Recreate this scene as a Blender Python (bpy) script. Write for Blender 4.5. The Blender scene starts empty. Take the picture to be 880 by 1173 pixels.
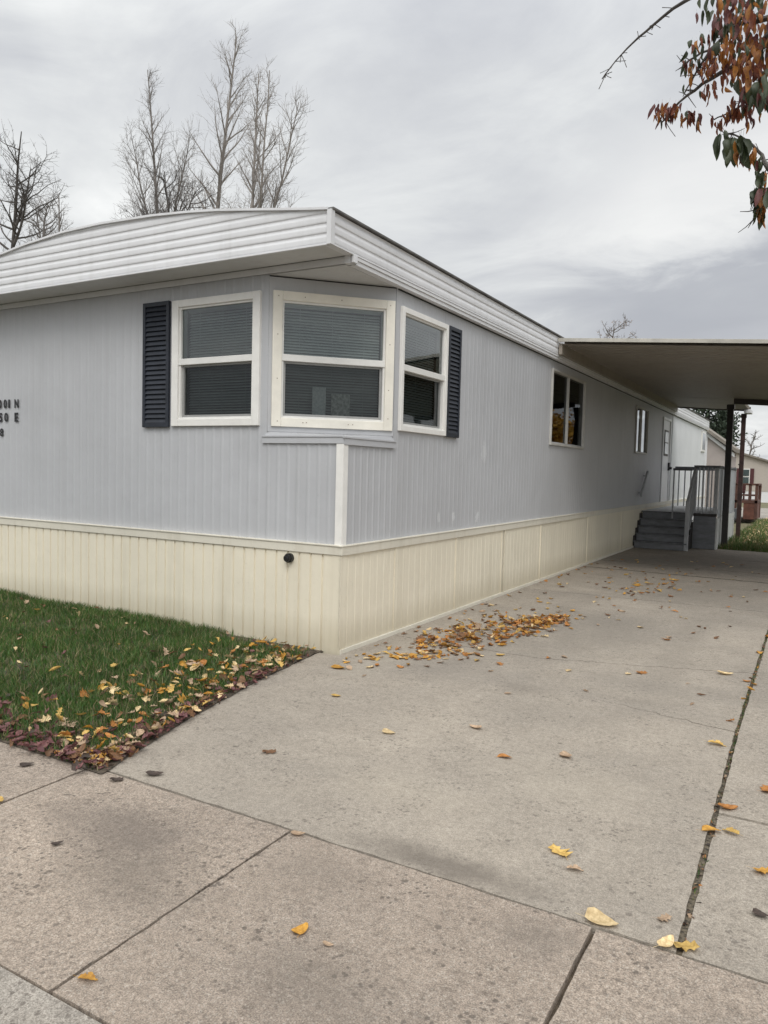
import bpy, bmesh, math, random
import numpy as np
from mathutils import Vector, Matrix, noise
from mathutils.geometry import tessellate_polygon

R = math.radians
scene = bpy.context.scene
col = scene.collection

# ------------------------------------------------------------------ camera
cd = bpy.data.cameras.new('camera')
cam = bpy.data.objects.new('camera', cd); col.objects.link(cam)
cd.sensor_fit = 'VERTICAL'; cd.sensor_height = 36.0; cd.lens = 26.50
cd.clip_start = 0.05; cd.clip_end = 3000
AX = (0.867, 0.050, -0.495); AY = (0.497, -0.037, 0.867); AZ = (0.025, -0.998, -0.056)
right = Vector((AX[0], AY[0], AZ[0])).normalized()
back = -Vector((AX[2], AY[2], AZ[2])).normalized()
up = back.cross(right).normalized(); right = up.cross(back).normalized()
m = Matrix((right, up, back)).transposed().to_4x4(); m.translation = (0, 0, 1.5)
cam.matrix_world = m
scene.camera = cam

# ------------------------------------------------------------------ sky, sun, exposure
SUN_EL, SUN_AZ = R(48), R(148)          # azimuth clockwise from +Y: behind the camera, to its right
world = bpy.data.worlds.new('World'); scene.world = world; world.use_nodes = True
nt = world.node_tree; nt.nodes.clear()
def wn(t, **k):
    n = nt.nodes.new(t)
    for a, b in k.items(): setattr(n, a, b)
    return n
def wmath(op, a, b=None, clamp=False):
    n = wn('ShaderNodeMath', operation=op); n.use_clamp = clamp
    for i, v in enumerate((a, b)):
        if v is None: continue
        if isinstance(v, (int, float)): n.inputs[i].default_value = v
        else: nt.links.new(v, n.inputs[i])
    return n.outputs[0]
def wramp(src, stops):
    n = wn('ShaderNodeValToRGB'); nt.links.new(src, n.inputs[0])
    el = n.color_ramp.elements
    while len(el) < len(stops): el.new(0.5)
    for e, (p, c) in zip(el, stops): e.position = p; e.color = (*c, 1) if not isinstance(c, (int, float)) else (c, c, c, 1)
    return n.outputs[0]
def wmix(f, a, b, mode='MIX'):
    n = wn('ShaderNodeMix', data_type='RGBA', blend_type=mode)
    for s, v in ((n.inputs[0], f), (n.inputs[6], a), (n.inputs[7], b)):
        if isinstance(v, (int, float)): s.default_value = v
        elif isinstance(v, tuple): s.default_value = (*v, 1)
        else: nt.links.new(v, s)
    return n.outputs[2]
sky = wn('ShaderNodeTexSky', sky_type='NISHITA'); sky.sun_disc = False
sky.sun_elevation = SUN_EL; sky.sun_rotation = SUN_AZ; sky.air_density = 1.4; sky.dust_density = 3
bg1 = wn('ShaderNodeBackground'); bg1.inputs[1].default_value = 0.06; nt.links.new(sky.outputs[0], bg1.inputs[0])
tc = wn('ShaderNodeTexCoord'); sep = wn('ShaderNodeSeparateXYZ'); nt.links.new(tc.outputs['Generated'], sep.inputs[0])
dx, dy, dz = sep.outputs
zz = wmath('ADD', wmath('MAXIMUM', dz, 0.0), 0.16)
comb = wn('ShaderNodeCombineXYZ')
nt.links.new(wmath('DIVIDE', dx, zz), comb.inputs[0]); nt.links.new(wmath('DIVIDE', dy, zz), comb.inputs[1])
mp = wn('ShaderNodeMapping'); nt.links.new(comb.outputs[0], mp.inputs[0])
mp.inputs['Rotation'].default_value = (0, 0, R(28)); mp.inputs['Scale'].default_value = (0.80, 1.0, 1); mp.inputs['Location'].default_value = (2.35, 0.9, 0)
n1 = wn('ShaderNodeTexNoise'); nt.links.new(mp.outputs[0], n1.inputs[0])
n1.inputs['Scale'].default_value = 0.62; n1.inputs['Detail'].default_value = 7; n1.inputs['Roughness'].default_value = 0.52; n1.inputs['Distortion'].default_value = 0.35
n2 = wn('ShaderNodeTexNoise'); nt.links.new(mp.outputs[0], n2.inputs[0])
n2.inputs['Scale'].default_value = 2.3; n2.inputs['Detail'].default_value = 8; n2.inputs['Roughness'].default_value = 0.6; n2.inputs['Distortion'].default_value = 0.6
nn_ = wmath('ADD', wmath('MULTIPLY', n1.outputs[0], 0.70), wmath('MULTIPLY', n2.outputs[0], 0.30))
cloud = wramp(nn_, [(0.38, (0.47, 0.485, 0.52)), (0.46, (0.58, 0.595, 0.615)), (0.52, (0.685, 0.70, 0.705)), (0.60, (0.84, 0.85, 0.845))])
# a darker, blue-grey cloud bank low over the end of the street, paler gap above and below it
az = wmath('ARCTAN2', dx, dy)
wob = wmath('MULTIPLY', wmath('SUBTRACT', n2.outputs[0], 0.5), 0.14)
bandc = wmath('ADD', wmath('ADD', dz, wob), wmath('MULTIPLY', az, -0.22))
bank = wramp(wmath('ADD', bandc, 0.0), [(0.14, 0.0), (0.185, 1.0), (0.265, 1.0), (0.30, 0.0)])
bankaz = wramp(wmath('ADD', wmath('MULTIPLY', az, 0.5), 0.5), [(0.30, 0.0), (0.40, 1.0), (0.8, 1.0), (0.9, 0.0)])
cloud = wmix(wmath('MULTIPLY', wmath('MULTIPLY', bank, bankaz), 0.8), cloud, (0.40, 0.415, 0.452))
glow = wramp(bandc, [(0.28, 0.0), (0.335, 1.0), (0.37, 1.0), (0.47, 0.0)])
cloud = wmix(wmath('MULTIPLY', wmath('MULTIPLY', glow, bankaz), 0.65), cloud, (0.86, 0.86, 0.845))
# overcast: brighter overhead and round the veiled sun
zen = wramp(dz, [(0.0, 0.92), (0.45, 1.0), (0.62, 1.22), (1.0, 1.62)])
sd = wn('ShaderNodeVectorMath', operation='DOT_PRODUCT'); nt.links.new(tc.outputs['Generated'], sd.inputs[0])
sv = (math.cos(SUN_EL) * math.sin(SUN_AZ), math.cos(SUN_EL) * math.cos(SUN_AZ), math.sin(SUN_EL)); sd.inputs[1].default_value = sv
halo = wramp(sd.outputs['Value'], [(0.1, 1.0), (0.55, 1.2), (0.9, 1.75), (1.0, 1.95)])
cloud = wmix(1.0, cloud, zen, 'MULTIPLY'); cloud = wmix(1.0, cloud, halo, 'MULTIPLY')
nt.nodes[-1].clamp_result = False
bg2 = wn('ShaderNodeBackground'); bg2.inputs[1].default_value = 1.22; nt.links.new(cloud, bg2.inputs[0])
ms = wn('ShaderNodeMixShader'); ms.inputs[0].default_value = 0.95
nt.links.new(bg1.outputs[0], ms.inputs[1]); nt.links.new(bg2.outputs[0], ms.inputs[2])
wo = wn('ShaderNodeOutputWorld'); nt.links.new(ms.outputs[0], wo.inputs[0])

sl = bpy.data.lights.new('sun', 'SUN'); sl.energy = 0.95; sl.angle = R(26); sl.color = (1, 0.965, 0.91)
so = bpy.data.objects.new('sun', sl); col.objects.link(so)
so.rotation_euler = Vector(sv).to_track_quat('Z', 'Y').to_euler()
scene.view_settings.view_transform = 'Standard'; scene.view_settings.look = 'None'
scene.view_settings.exposure = 0.0; scene.view_settings.gamma = 1.0
scene.view_settings.use_curve_mapping = False

# ------------------------------------------------------------------ tagging
def tag(o, label=None, cat=None, group=None, kind=None):
    if label: o['label'] = label
    if cat: o['category'] = cat
    if group: o['group'] = group
    if kind: o['kind'] = kind
    return o
def empty(name, loc=(0, 0, 0), rz=0):
    o = bpy.data.objects.new(name, None); col.objects.link(o); o.location = loc; o.rotation_euler = (0, 0, rz)
    o.empty_display_size = 0.2
    return o
def link(name, me, mat=None, parent=None, world_verts=True):
    o = bpy.data.objects.new(name, me); col.objects.link(o)
    if mat is not None and not me.materials: me.materials.append(mat)
    if parent is not None:
        o.parent = parent
        if world_verts:                       # mesh verts given in world space: undo the chain of parents
            off = Vector((0, 0, 0)); p = parent
            while p is not None: off += p.location; p = p.parent
            o.location = -off
    return o

class MB:
    def __init__(s): s.v = []; s.f = []
    def quad(s, a, b, c, d):
        n = len(s.v); s.v += [tuple(a), tuple(b), tuple(c), tuple(d)]; s.f.append((n, n+1, n+2, n+3)); return s
    def hexa(s, p):          # 8 points: bottom 4 ccw, top 4 ccw
        n = len(s.v); s.v += [tuple(q) for q in p]
        s.f += [tuple(n+i for i in f) for f in ((3,2,1,0),(4,5,6,7),(0,1,5,4),(1,2,6,5),(2,3,7,6),(3,0,4,7))]; return s
    def box(s, x0, x1, y0, y1, z0, z1):
        return s.hexa([(x0,y0,z0),(x1,y0,z0),(x1,y1,z0),(x0,y1,z0),(x0,y0,z1),(x1,y0,z1),(x1,y1,z1),(x0,y1,z1)])
    def lbox(s, F, a0, a1, d0, d1, z0, z1):   # box in a wall frame F: along, outward, up
        return s.hexa([F(a0,d0,z0),F(a1,d0,z0),F(a1,d1,z0),F(a0,d1,z0),F(a0,d0,z1),F(a1,d0,z1),F(a1,d1,z1),F(a0,d1,z1)])
    def bar(s, p, q, w, h=None):             # rectangular bar between two points
        h = h or w; p = Vector(p); q = Vector(q); d = (q-p).normalized()
        u = d.cross(Vector((0,0,1)))
        if u.length < 1e-3: u = Vector((1,0,0))
        u.normalize(); t = u.cross(d).normalized(); u *= w/2; t *= h/2
        return s.hexa([p-u-t, p+u-t, q+u-t, q-u-t, p-u+t, p+u+t, q+u+t, q-u+t])
    def tube(s, pts, rad, n=6, cap=True):
        pts = [Vector(p) for p in pts]; b = len(s.v); up_ = Vector((0.13, 0.21, 1)).normalized()
        for i, p in enumerate(pts):
            d = (pts[min(i+1, len(pts)-1)] - pts[max(i-1, 0)]).normalized()
            u = d.cross(up_)
            if u.length < 0.05: u = d.cross(Vector((1, 0, 0)))
            u.normalize(); w = d.cross(u); r = rad[i] if hasattr(rad, '__len__') else rad
            for k in range(n):
                a = 2*math.pi*k/n; s.v.append(tuple(p + u*(r*math.cos(a)) + w*(r*math.sin(a))))
        for i in range(len(pts)-1):
            for k in range(n):
                k2 = (k+1) % n; s.f.append((b+i*n+k, b+i*n+k2, b+(i+1)*n+k2, b+(i+1)*n+k))
        if cap:
            s.f.append(tuple(b+k for k in range(n))[::-1]); s.f.append(tuple(b+(len(pts)-1)*n+k for k in range(n)))
        return s
    def build(s, name, mat, parent=None, bevel=0, smooth=False, wv=True):
        me = bpy.data.meshes.new(name); me.from_pydata(s.v, [], s.f)
        bm = bmesh.new(); bm.from_mesh(me); bmesh.ops.recalc_face_normals(bm, faces=bm.faces); bm.to_mesh(me); bm.free()
        if smooth:
            for p in me.polygons: p.use_smooth = True
        o = link(name, me, mat, parent, wv)
        if bevel:
            b = o.modifiers.new('bevel', 'BEVEL'); b.width = bevel; b.segments = 2; b.limit_method = 'ANGLE'
        return o
def np_mesh(name, verts, faces4=None, faces3=None, mats=None, matidx=None, smooth=False):
    """fast mesh from numpy arrays"""
    me = bpy.data.meshes.new(name); verts = np.asarray(verts, dtype=np.float32)
    loops = []; starts = []; tot = 0
    if faces4 is not None and len(faces4):
        f = np.asarray(faces4, dtype=np.int32); loops.append(f.ravel()); starts.append(np.arange(len(f))*4 + tot); tot += f.size
    if faces3 is not None and len(faces3):
        f = np.asarray(faces3, dtype=np.int32); loops.append(f.ravel()); starts.append(np.arange(len(f))*3 + tot); tot += f.size
    loops = np.concatenate(loops); starts = np.concatenate(starts).astype(np.int32)
    me.vertices.add(len(verts)); me.vertices.foreach_set('co', verts.ravel())
    me.loops.add(len(loops)); me.loops.foreach_set('vertex_index', loops)
    me.polygons.add(len(starts)); me.polygons.foreach_set('loop_start', starts)
    for m_ in (mats or []): me.materials.append(m_)
    if matidx is not None: me.polygons.foreach_set('material_index', np.asarray(matidx, dtype=np.int32))
    if smooth: me.polygons.foreach_set('use_smooth', np.ones(len(starts), dtype=bool))
    me.update(calc_edges=True); me.validate()
    return me

# ------------------------------------------------------------------ materials
def M(name, c, rough=0.6, vary=0.12, scale=6, bump=0.0, bscale=60, metal=0.0, spec=0.5, c2=None, scale2=None, stretch=(1,1,1), rand=0.0, coat=0.0, transl=0.0, detail=5):
    mt = bpy.data.materials.new(name); mt.use_nodes = True; t = mt.node_tree; b = t.nodes['Principled BSDF']
    b.inputs['Roughness'].default_value = rough; b.inputs['Metallic'].default_value = metal; b.inputs['Specular IOR Level'].default_value = spec
    if coat: b.inputs['Coat Weight'].default_value = coat
    tcn = t.nodes.new('ShaderNodeTexCoord'); mpn = t.nodes.new('ShaderNodeMapping'); mpn.inputs['Scale'].default_value = stretch
    t.links.new(tcn.outputs['Object'], mpn.inputs[0])
    n = t.nodes.new('ShaderNodeTexNoise'); n.inputs['Scale'].default_value = scale; n.inputs['Detail'].default_value = detail; n.inputs['Roughness'].default_value = 0.6
    t.links.new(mpn.outputs[0], n.inputs[0])
    r = t.nodes.new('ShaderNodeValToRGB'); t.links.new(n.outputs[0], r.inputs[0])
    lo = tuple(x*(1-vary) for x in c); hi = tuple(min(1, x*(1+vary)) for x in (c2 or c))
    r.color_ramp.elements[0].position = 0.32; r.color_ramp.elements[1].position = 0.68
    r.color_ramp.elements[0].color = (*lo, 1); r.color_ramp.elements[1].color = (*hi, 1)
    out = r.outputs[0]
    if rand:
        oi = t.nodes.new('ShaderNodeObjectInfo'); hs = t.nodes.new('ShaderNodeHueSaturation')
        mr = t.nodes.new('ShaderNodeMapRange'); mr.inputs[3].default_value = 1-rand; mr.inputs[4].default_value = 1+rand
        t.links.new(oi.outputs['Random'], mr.inputs[0]); t.links.new(mr.outputs[0], hs.inputs['Value']); t.links.new(out, hs.inputs['Color']); out = hs.outputs[0]
    t.links.new(out, b.inputs['Base Color'])
    if transl:
        b.inputs['Transmission Weight'].default_value = 0.0
        tr = t.nodes.new('ShaderNodeBsdfTranslucent'); t.links.new(out, tr.inputs[0]); mx = t.nodes.new('ShaderNodeMixShader'); mx.inputs[0].default_value = transl
        t.links.new(b.outputs[0], mx.inputs[1]); t.links.new(tr.outputs[0], mx.inputs[2]); t.links.new(mx.outputs[0], t.nodes['Material Output'].inputs[0])
    if bump:
        bn = t.nodes.new('ShaderNodeTexNoise'); bn.inputs['Scale'].default_value = bscale; bn.inputs['Detail'].default_value = 4
        t.links.new(mpn.outputs[0], bn.inputs[0]); bb = t.nodes.new('ShaderNodeBump'); bb.inputs['Strength'].default_value = bump; bb.inputs['Distance'].default_value = 0.01
        t.links.new(bn.outputs[0], bb.inputs['Height']); t.links.new(bb.outputs[0], b.inputs['Normal'])
    return mt

class NG:   # tiny node helper for the richer materials
    def __init__(s, name):
        s.m = bpy.data.materials.new(name); s.m.use_nodes = True; s.t = s.m.node_tree; s.b = s.t.nodes['Principled BSDF']
        s.tc = s.t.nodes.new('ShaderNodeTexCoord')
    def put(s, sock, v):
        if isinstance(v, (int, float)): sock.default_value = v
        elif isinstance(v, tuple): sock.default_value = (*v, 1) if len(sock.default_value) == 4 and len(v) == 3 else v
        else: s.t.links.new(v, sock)
    def map(s, scale=(1,1,1), loc=(0,0,0), src='Object'):
        n = s.t.nodes.new('ShaderNodeMapping'); s.t.links.new(s.tc.outputs[src], n.inputs[0]); n.inputs['Scale'].default_value = scale; n.inputs['Location'].default_value = loc; return n.outputs[0]
    def noise(s, vec, scale, detail=5, rough=0.6, dist=0.0):
        n = s.t.nodes.new('ShaderNodeTexNoise'); s.t.links.new(vec, n.inputs[0]); n.inputs['Scale'].default_value = scale
        n.inputs['Detail'].default_value = detail; n.inputs['Roughness'].default_value = rough; n.inputs['Distortion'].default_value = dist; return n.outputs[0]
    def voro(s, vec, scale, feature='F1', out='Distance'):
        n = s.t.nodes.new('ShaderNodeTexVoronoi'); n.feature = feature; s.t.links.new(vec, n.inputs[0]); n.inputs['Scale'].default_value = scale; return n.outputs[out]
    def ramp(s, src, stops, interp='LINEAR'):
        n = s.t.nodes.new('ShaderNodeValToRGB'); s.t.links.new(src, n.inputs[0]); el = n.color_ramp.elements; n.color_ramp.interpolation = interp
        while len(el) < len(stops): el.new(0.5)
        for e, (p, c) in zip(el, stops): e.position = p; e.color = (c, c, c, 1) if isinstance(c, (int, float)) else (*c, 1)
        return n.outputs[0]
    def mix(s, f, a, b, mode='MIX'):
        n = s.t.nodes.new('ShaderNodeMix'); n.data_type = 'RGBA'; n.blend_type = mode
        s.put(n.inputs[0], f); s.put(n.inputs[6], a); s.put(n.inputs[7], b); return n.outputs[2]
    def math(s, op, a, b=0.0, clamp=False):
        n = s.t.nodes.new('ShaderNodeMath'); n.operation = op; n.use_clamp = clamp; s.put(n.inputs[0], a); s.put(n.inputs[1], b); return n.outputs[0]
    def blob(s, x, y, rx, ry, warp, soft=0.5):    # soft-edged patch round a ground point
        v = s.map((1/rx, 1/ry, 0), (-x/rx, -y/ry, 0)); a = s.t.nodes.new('ShaderNodeVectorMath'); a.operation = 'LENGTH'; s.t.links.new(v, a.inputs[0])
        d = s.math('ADD', a.outputs['Value'], s.math('MULTIPLY', s.math('SUBTRACT', warp, 0.5), 1.3))
        return s.ramp(d, [(1-soft, 1.0), (1.0, 0.0)]) if soft < 1 else s.ramp(d, [(0.0, 1.0), (1.0, 0.0)])
    def bump(s, h, strength, dist=0.01):
        n = s.t.nodes.new('ShaderNodeBump'); n.inputs['Strength'].default_value = strength; n.inputs['Distance'].default_value = dist; s.t.links.new(h, n.inputs['Height'])
        s.t.links.new(n.outputs[0], s.b.inputs['Normal'])

def concrete(name, base, rough_agg=0.5, stains_and_shade=(), warm=1.0, agg=1.0):
    g = NG(name); v = g.map()
    big = g.noise(v, 0.9, 4, 0.55, 0.4); mid = g.noise(v, 4.5, 6, 0.65); fine = g.noise(v, 55, 5, 0.75); grit = g.noise(v, 210, 3, 0.7)
    c = g.mix(g.ramp(big, [(0.3, 0.0), (0.7, 1.0)]), tuple(x*q for x, q in zip(base, (0.80, 0.81, 0.83))), tuple(x*1.12 for x in base))
    c = g.mix(g.math('MULTIPLY', g.ramp(mid, [(0.38, 1.0), (0.62, 0.0)]), 0.30), c, tuple(x*q for x, q in zip(base, (0.72, 0.71, 0.70))))
    f1 = g.ramp(fine, [(0.33, 0.66), (0.5, 1.0), (0.68, 1.25)])
    c = g.mix(0.8*agg, c, f1, 'MULTIPLY')
    f2 = g.ramp(grit, [(0.34, 0.48), (0.5, 1.0), (0.66, 1.45)])
    c = g.mix(0.8*agg, c, f2, 'MULTIPLY')
    peb = g.voro(v, 210, 'F1', 'Color'); pg = g.t.nodes.new('ShaderNodeSeparateColor'); g.t.links.new(peb, pg.inputs[0])
    c = g.mix(g.math('MULTIPLY', g.ramp(pg.outputs[0], [(0.80, 0.0), (0.86, 1.0)]), 0.34*agg), c, (0.13, 0.105, 0.085))
    c = g.mix(g.math('MULTIPLY', g.ramp(pg.outputs[1], [(0.86, 0.0), (0.92, 1.0)]), 0.26*agg), c, (0.60, 0.56, 0.49))
    # scattered dark flecks (old gum, bits of bark)
    fl = g.voro(g.map((1, 1, 0), (3.3, 1.7, 0)), 7.5, 'F1', 'Distance'); flm = g.noise(v, 2.1, 3, 0.5)
    c = g.mix(g.math('MULTIPLY', g.math('MULTIPLY', g.ramp(g.math('ADD', fl, g.math('MULTIPLY', mid, 0.10)), [(0.115, 1.0), (0.15, 0.0)]), g.ramp(flm, [(0.45, 0.0), (0.55, 1.0)])), 0.55), c, (0.10, 0.085, 0.072))
    warp = g.noise(v, 7.0, 8, 0.72)
    mot = g.noise(v, 22, 6, 0.7, 0.3); c = g.mix(0.8*agg, c, g.ramp(mot, [(0.34, 0.78), (0.5, 1.0), (0.66, 1.12)]), 'MULTIPLY')
    pit = g.voro(g.map((1, 1, 0)), 38, 'F1', 'Distance'); c = g.mix(g.math('MULTIPLY', g.math('MULTIPLY', g.ramp(g.math('ADD', pit, g.math('MULTIPLY', g.math('SUBTRACT', mot, 0.5), 0.9)), [(0.20, 1.0), (0.30, 0.0)]), g.ramp(g.noise(v, 3.5, 4, 0.6), [(0.45, 0.0), (0.58, 1.0)])), 0.70*agg), c, (0.11, 0.092, 0.078))
    for (x, y, rx, ry, amt, colr) in stains_and_shade:
        c = g.mix(g.math('MULTIPLY', g.blob(x, y, rx, ry, warp, 0.75), amt), c, colr)
    g.t.links.new(c, g.b.inputs['Base Color']); g.b.inputs['Roughness'].default_value = 0.92; g.b.inputs['Specular IOR Level'].default_value = 0.25
    g.bump(g.math('ADD', g.math('MULTIPLY', fine, 0.6), g.math('ADD', g.math('MULTIPLY', grit, 0.5), g.math('MULTIPLY', mid, 0.8))), rough_agg, 0.006)
    return g.m

def painted_siding(name, base, dirt=(0.30, 0.29, 0.26), streak=0.25, zlow=None, scuffs=()):
    g = NG(name); v = g.map()
    st = g.noise(g.map((9, 9, 0.35)), 1.0, 6, 0.62); blot = g.noise(v, 1.1, 4, 0.55); sp = g.noise(v, 28, 4, 0.7)
    c = g.mix(g.ramp(blot, [(0.3, 0.0), (0.7, 1.0)]), tuple(x*0.95 for x in base), tuple(x*1.05 for x in base))
    c = g.mix(g.math('MULTIPLY', g.ramp(st, [(0.50, 0.0), (0.76, 1.0)]), streak), c, dirt)
    c = g.mix(g.math('MULTIPLY', g.ramp(sp, [(0.60, 0.0), (0.75, 1.0)]), 0.18), c, dirt)
    if zlow is not None:      # grime splashed up from the ground along the foot of the skirting
        sx = g.t.nodes.new('ShaderNodeSeparateXYZ'); g.t.links.new(g.tc.outputs['Object'], sx.inputs[0])
        zz_ = g.math('SUBTRACT', sx.outputs[2], g.math('MULTIPLY', st, 0.16))
        c = g.mix(g.math('MULTIPLY', g.ramp(zz_, [(0.0, 1.0), (zlow, 0.0)]), 0.5), c, tuple(x*q for x, q in zip(base, (0.55, 0.52, 0.45))))
    for (x, y, z, r, amt, colr) in scuffs:
        vv = g.map((1/r, 1/r, 1/(r*1.5)), (-x/r, -y/r, -z/(r*1.5))); a = g.t.nodes.new('ShaderNodeVectorMath'); a.operation = 'LENGTH'; g.t.links.new(vv, a.inputs[0])
        d = g.math('ADD', a.outputs['Value'], g.math('MULTIPLY', g.math('SUBTRACT', sp, 0.5), 2.2))
        c = g.mix(g.math('MULTIPLY', g.ramp(d, [(0.55, 1.0), (0.9, 0.0)]), amt), c, colr)
    g.t.links.new(c, g.b.inputs['Base Color']); g.b.inputs['Roughness'].default_value = 0.5; g.b.inputs['Specular IOR Level'].default_value = 0.4
    g.bump(g.math('ADD', g.math('MULTIPLY', blot, 3.0), g.math('MULTIPLY', sp, 0.10)), 0.25, 0.03)
    return g.m

WHT = (0.70, 0.71, 0.72)
M_siding = painted_siding('grey_siding_paint', (0.468, 0.474, 0.490), (0.27, 0.265, 0.26), 0.16,
    scuffs=[(-3.29, 7.25, 1.02, 0.05, 0.7, (0.66, 0.67, 0.68)), (-3.29, 7.9, 1.0, 0.06, 0.75, (0.66, 0.67, 0.68)), (-3.29, 8.05, 1.72, 0.09, 0.6, (0.62, 0.63, 0.64)), (-3.29, 6.9, 1.03, 0.04, 0.5, (0.66, 0.67, 0.68))])
M_smooth = painted_siding('grey_flat_siding_paint', (0.468, 0.474, 0.490), (0.27, 0.265, 0.26), 0.12)
M_skirt = painted_siding('cream_skirting_paint', (0.785, 0.725, 0.585), (0.36, 0.31, 0.22), 0.22, zlow=0.22)
M_skirt_trim = painted_siding('cream_trim_paint', (0.68, 0.645, 0.55), (0.36, 0.31, 0.22), 0.3)
M_white = painted_siding('white_eave_paint', (0.70, 0.70, 0.71), (0.42, 0.41, 0.39), 0.22)
M_soffit = painted_siding('soffit_paint', (0.60, 0.60, 0.59), (0.38, 0.36, 0.33), 0.25)
M_frame = M('white_window_paint', (0.78, 0.765, 0.73), 0.5, 0.05, 8)
M_cream = M('cream_window_boards', (0.78, 0.745, 0.66), 0.6, 0.07, 5, 0.12, 90)
M_frame_shaded = M('shade_dulled_frame', (0.50, 0.49, 0.46), 0.5, 0.08, 8)  # duller copy of the frame colour, carport shade painted in
M_vinyl = M('vinyl_sash', (0.74, 0.73, 0.70), 0.4, 0.04, 10)
M_screenrim = M('aluminium_screen_rim', (0.33, 0.33, 0.32), 0.45, 0.08, 20, metal=0.3)
M_blind = M('blind_slats', (0.54, 0.565, 0.55), 0.6, 0.05, 10)
M_dark = M('dark_gap_and_shadow', (0.03, 0.03, 0.03), 0.9, 0.2, 3)
M_room = M('room_lining', (0.05, 0.05, 0.052), 0.9, 0.1, 3)
M_shutter = M('navy_shutter_vinyl', (0.020, 0.024, 0.034), 0.5, 0.25, 12, 0.1, 60, spec=0.4)
M_roof = M('dark_roof_coating', (0.13, 0.125, 0.12), 0.85, 0.3, 5, 0.3, 40)
M_black = M('black_plastic', (0.012, 0.012, 0.013), 0.4, 0.2, 20)
M_letter = M('black_vinyl_lettering', (0.014, 0.014, 0.016), 0.5, 0.15, 40)
M_paper = M('pale_paper', (0.92, 0.93, 0.90), 0.8, 0.22, 55)
M_carport = painted_siding('brown_carport_metal', (0.31, 0.275, 0.23), (0.15, 0.11, 0.08), 0.4)
M_post = M('dark_brown_post_paint', (0.022, 0.018, 0.016), 0.5, 0.3, 9, 0.1, 60)
M_rust = M('rust_brown_post_paint', (0.050, 0.024, 0.020), 0.6, 0.4, 8, 0.2, 60)
M_beam = M('brown_beam_paint', (0.06, 0.052, 0.045), 0.6, 0.3, 5)
M_porch = M('grey_porch_paint', (0.165, 0.172, 0.185), 0.6, 0.22, 5, 0.1, 50, stretch=(1, 1, 3))
M_tread = M('pale_grey_porch_floor', (0.42, 0.42, 0.42), 0.7, 0.2, 6)
M_rail = M('grey_rail_paint', (0.38, 0.39, 0.405), 0.5, 0.15, 10)
M_door = M('white_door_paint', (0.74, 0.74, 0.745), 0.4, 0.04, 6)
M_soil = M('damp_soil', (0.055, 0.042, 0.030), 0.95, 0.5, 22, 0.8, 80, c2=(0.10, 0.078, 0.055))
M_bark = M('grey_bark', (0.18, 0.162, 0.15), 0.9, 0.35, 9, 0.5, 40, stretch=(3, 3, 0.6))
M_bark_pale = M('pale_poplar_bark', (0.25, 0.225, 0.205), 0.9, 0.3, 6, 0.4, 40, stretch=(2, 2, 0.6))
M_bark_dark = M('dark_bark', (0.095, 0.085, 0.078), 0.9, 0.35, 9, 0.5, 40)

def glass_mat(nm='window_glass', fac=1.9, tint=(0.52, 0.57, 0.56, 1)):
    mt = bpy.data.materials.new(nm); mt.use_nodes = True; t = mt.node_tree; t.nodes.remove(t.nodes['Principled BSDF'])
    fr = t.nodes.new('ShaderNodeFresnel'); fr.inputs[0].default_value = 1.5
    mu = t.nodes.new('ShaderNodeMath'); mu.operation = 'MULTIPLY'; mu.inputs[1].default_value = fac; mu.use_clamp = True; t.links.new(fr.outputs[0], mu.inputs[0])
    tr = t.nodes.new('ShaderNodeBsdfTransparent'); tr.inputs[0].default_value = tint
    gl = t.nodes.new('ShaderNodeBsdfGlossy'); gl.inputs['Roughness'].default_value = 0.02; gl.inputs[0].default_value = (0.95, 0.98, 1, 1)
    n = t.nodes.new('ShaderNodeTexNoise'); n.inputs['Scale'].default_value = 1.6; n.inputs['Detail'].default_value = 2
    tcn = t.nodes.new('ShaderNodeTexCoord'); t.links.new(tcn.outputs['Object'], n.inputs[0])
    bp = t.nodes.new('ShaderNodeBump'); bp.inputs['Strength'].default_value = 0.10; bp.inputs['Distance'].default_value = 0.02; t.links.new(n.outputs[0], bp.inputs['Height']); t.links.new(bp.outputs[0], gl.inputs['Normal'])
    mx = t.nodes.new('ShaderNodeMixShader'); t.links.new(mu.outputs[0], mx.inputs[0]); t.links.new(tr.outputs[0], mx.inputs[1]); t.links.new(gl.outputs[0], mx.inputs[2])
    t.links.new(mx.outputs[0], t.nodes['Material Output'].inputs[0]); return mt
M_glass = glass_mat(); M_glass_dim = glass_mat('shaded_glass', 0.62, (0.35, 0.37, 0.37, 1)); M_glass_screen = glass_mat('screened_glass', 0.8, (0.33, 0.36, 0.36, 1))

# ------------------------------------------------------------------ ground, pavement, lawn base
XS = -3.285          # side skirting plane
YF = 5.08            # front skirting plane
gm = NG('dry_ground'); v = gm.map()
gn = gm.noise(v, 0.25, 6, 0.6); gf = gm.noise(v, 9, 5, 0.7)
c = gm.ramp(gn, [(0.35, (0.10, 0.105, 0.05)), (0.5, (0.17, 0.15, 0.09)), (0.65, (0.13, 0.125, 0.06))]); c = gm.mix(0.6, c, gm.ramp(gf, [(0.3, 0.6), (0.7, 1.4)]), 'MULTIPLY')
gm.t.links.new(c, gm.b.inputs['Base Color']); gm.b.inputs['Roughness'].default_value = 0.95
g = MB(); g.quad((-900, -900, -0.16), (900, -900, -0.16), (900, 900, -0.16), (-900, 900, -0.16))
tag(g.build('ground', gm.m), kind='structure')

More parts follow.
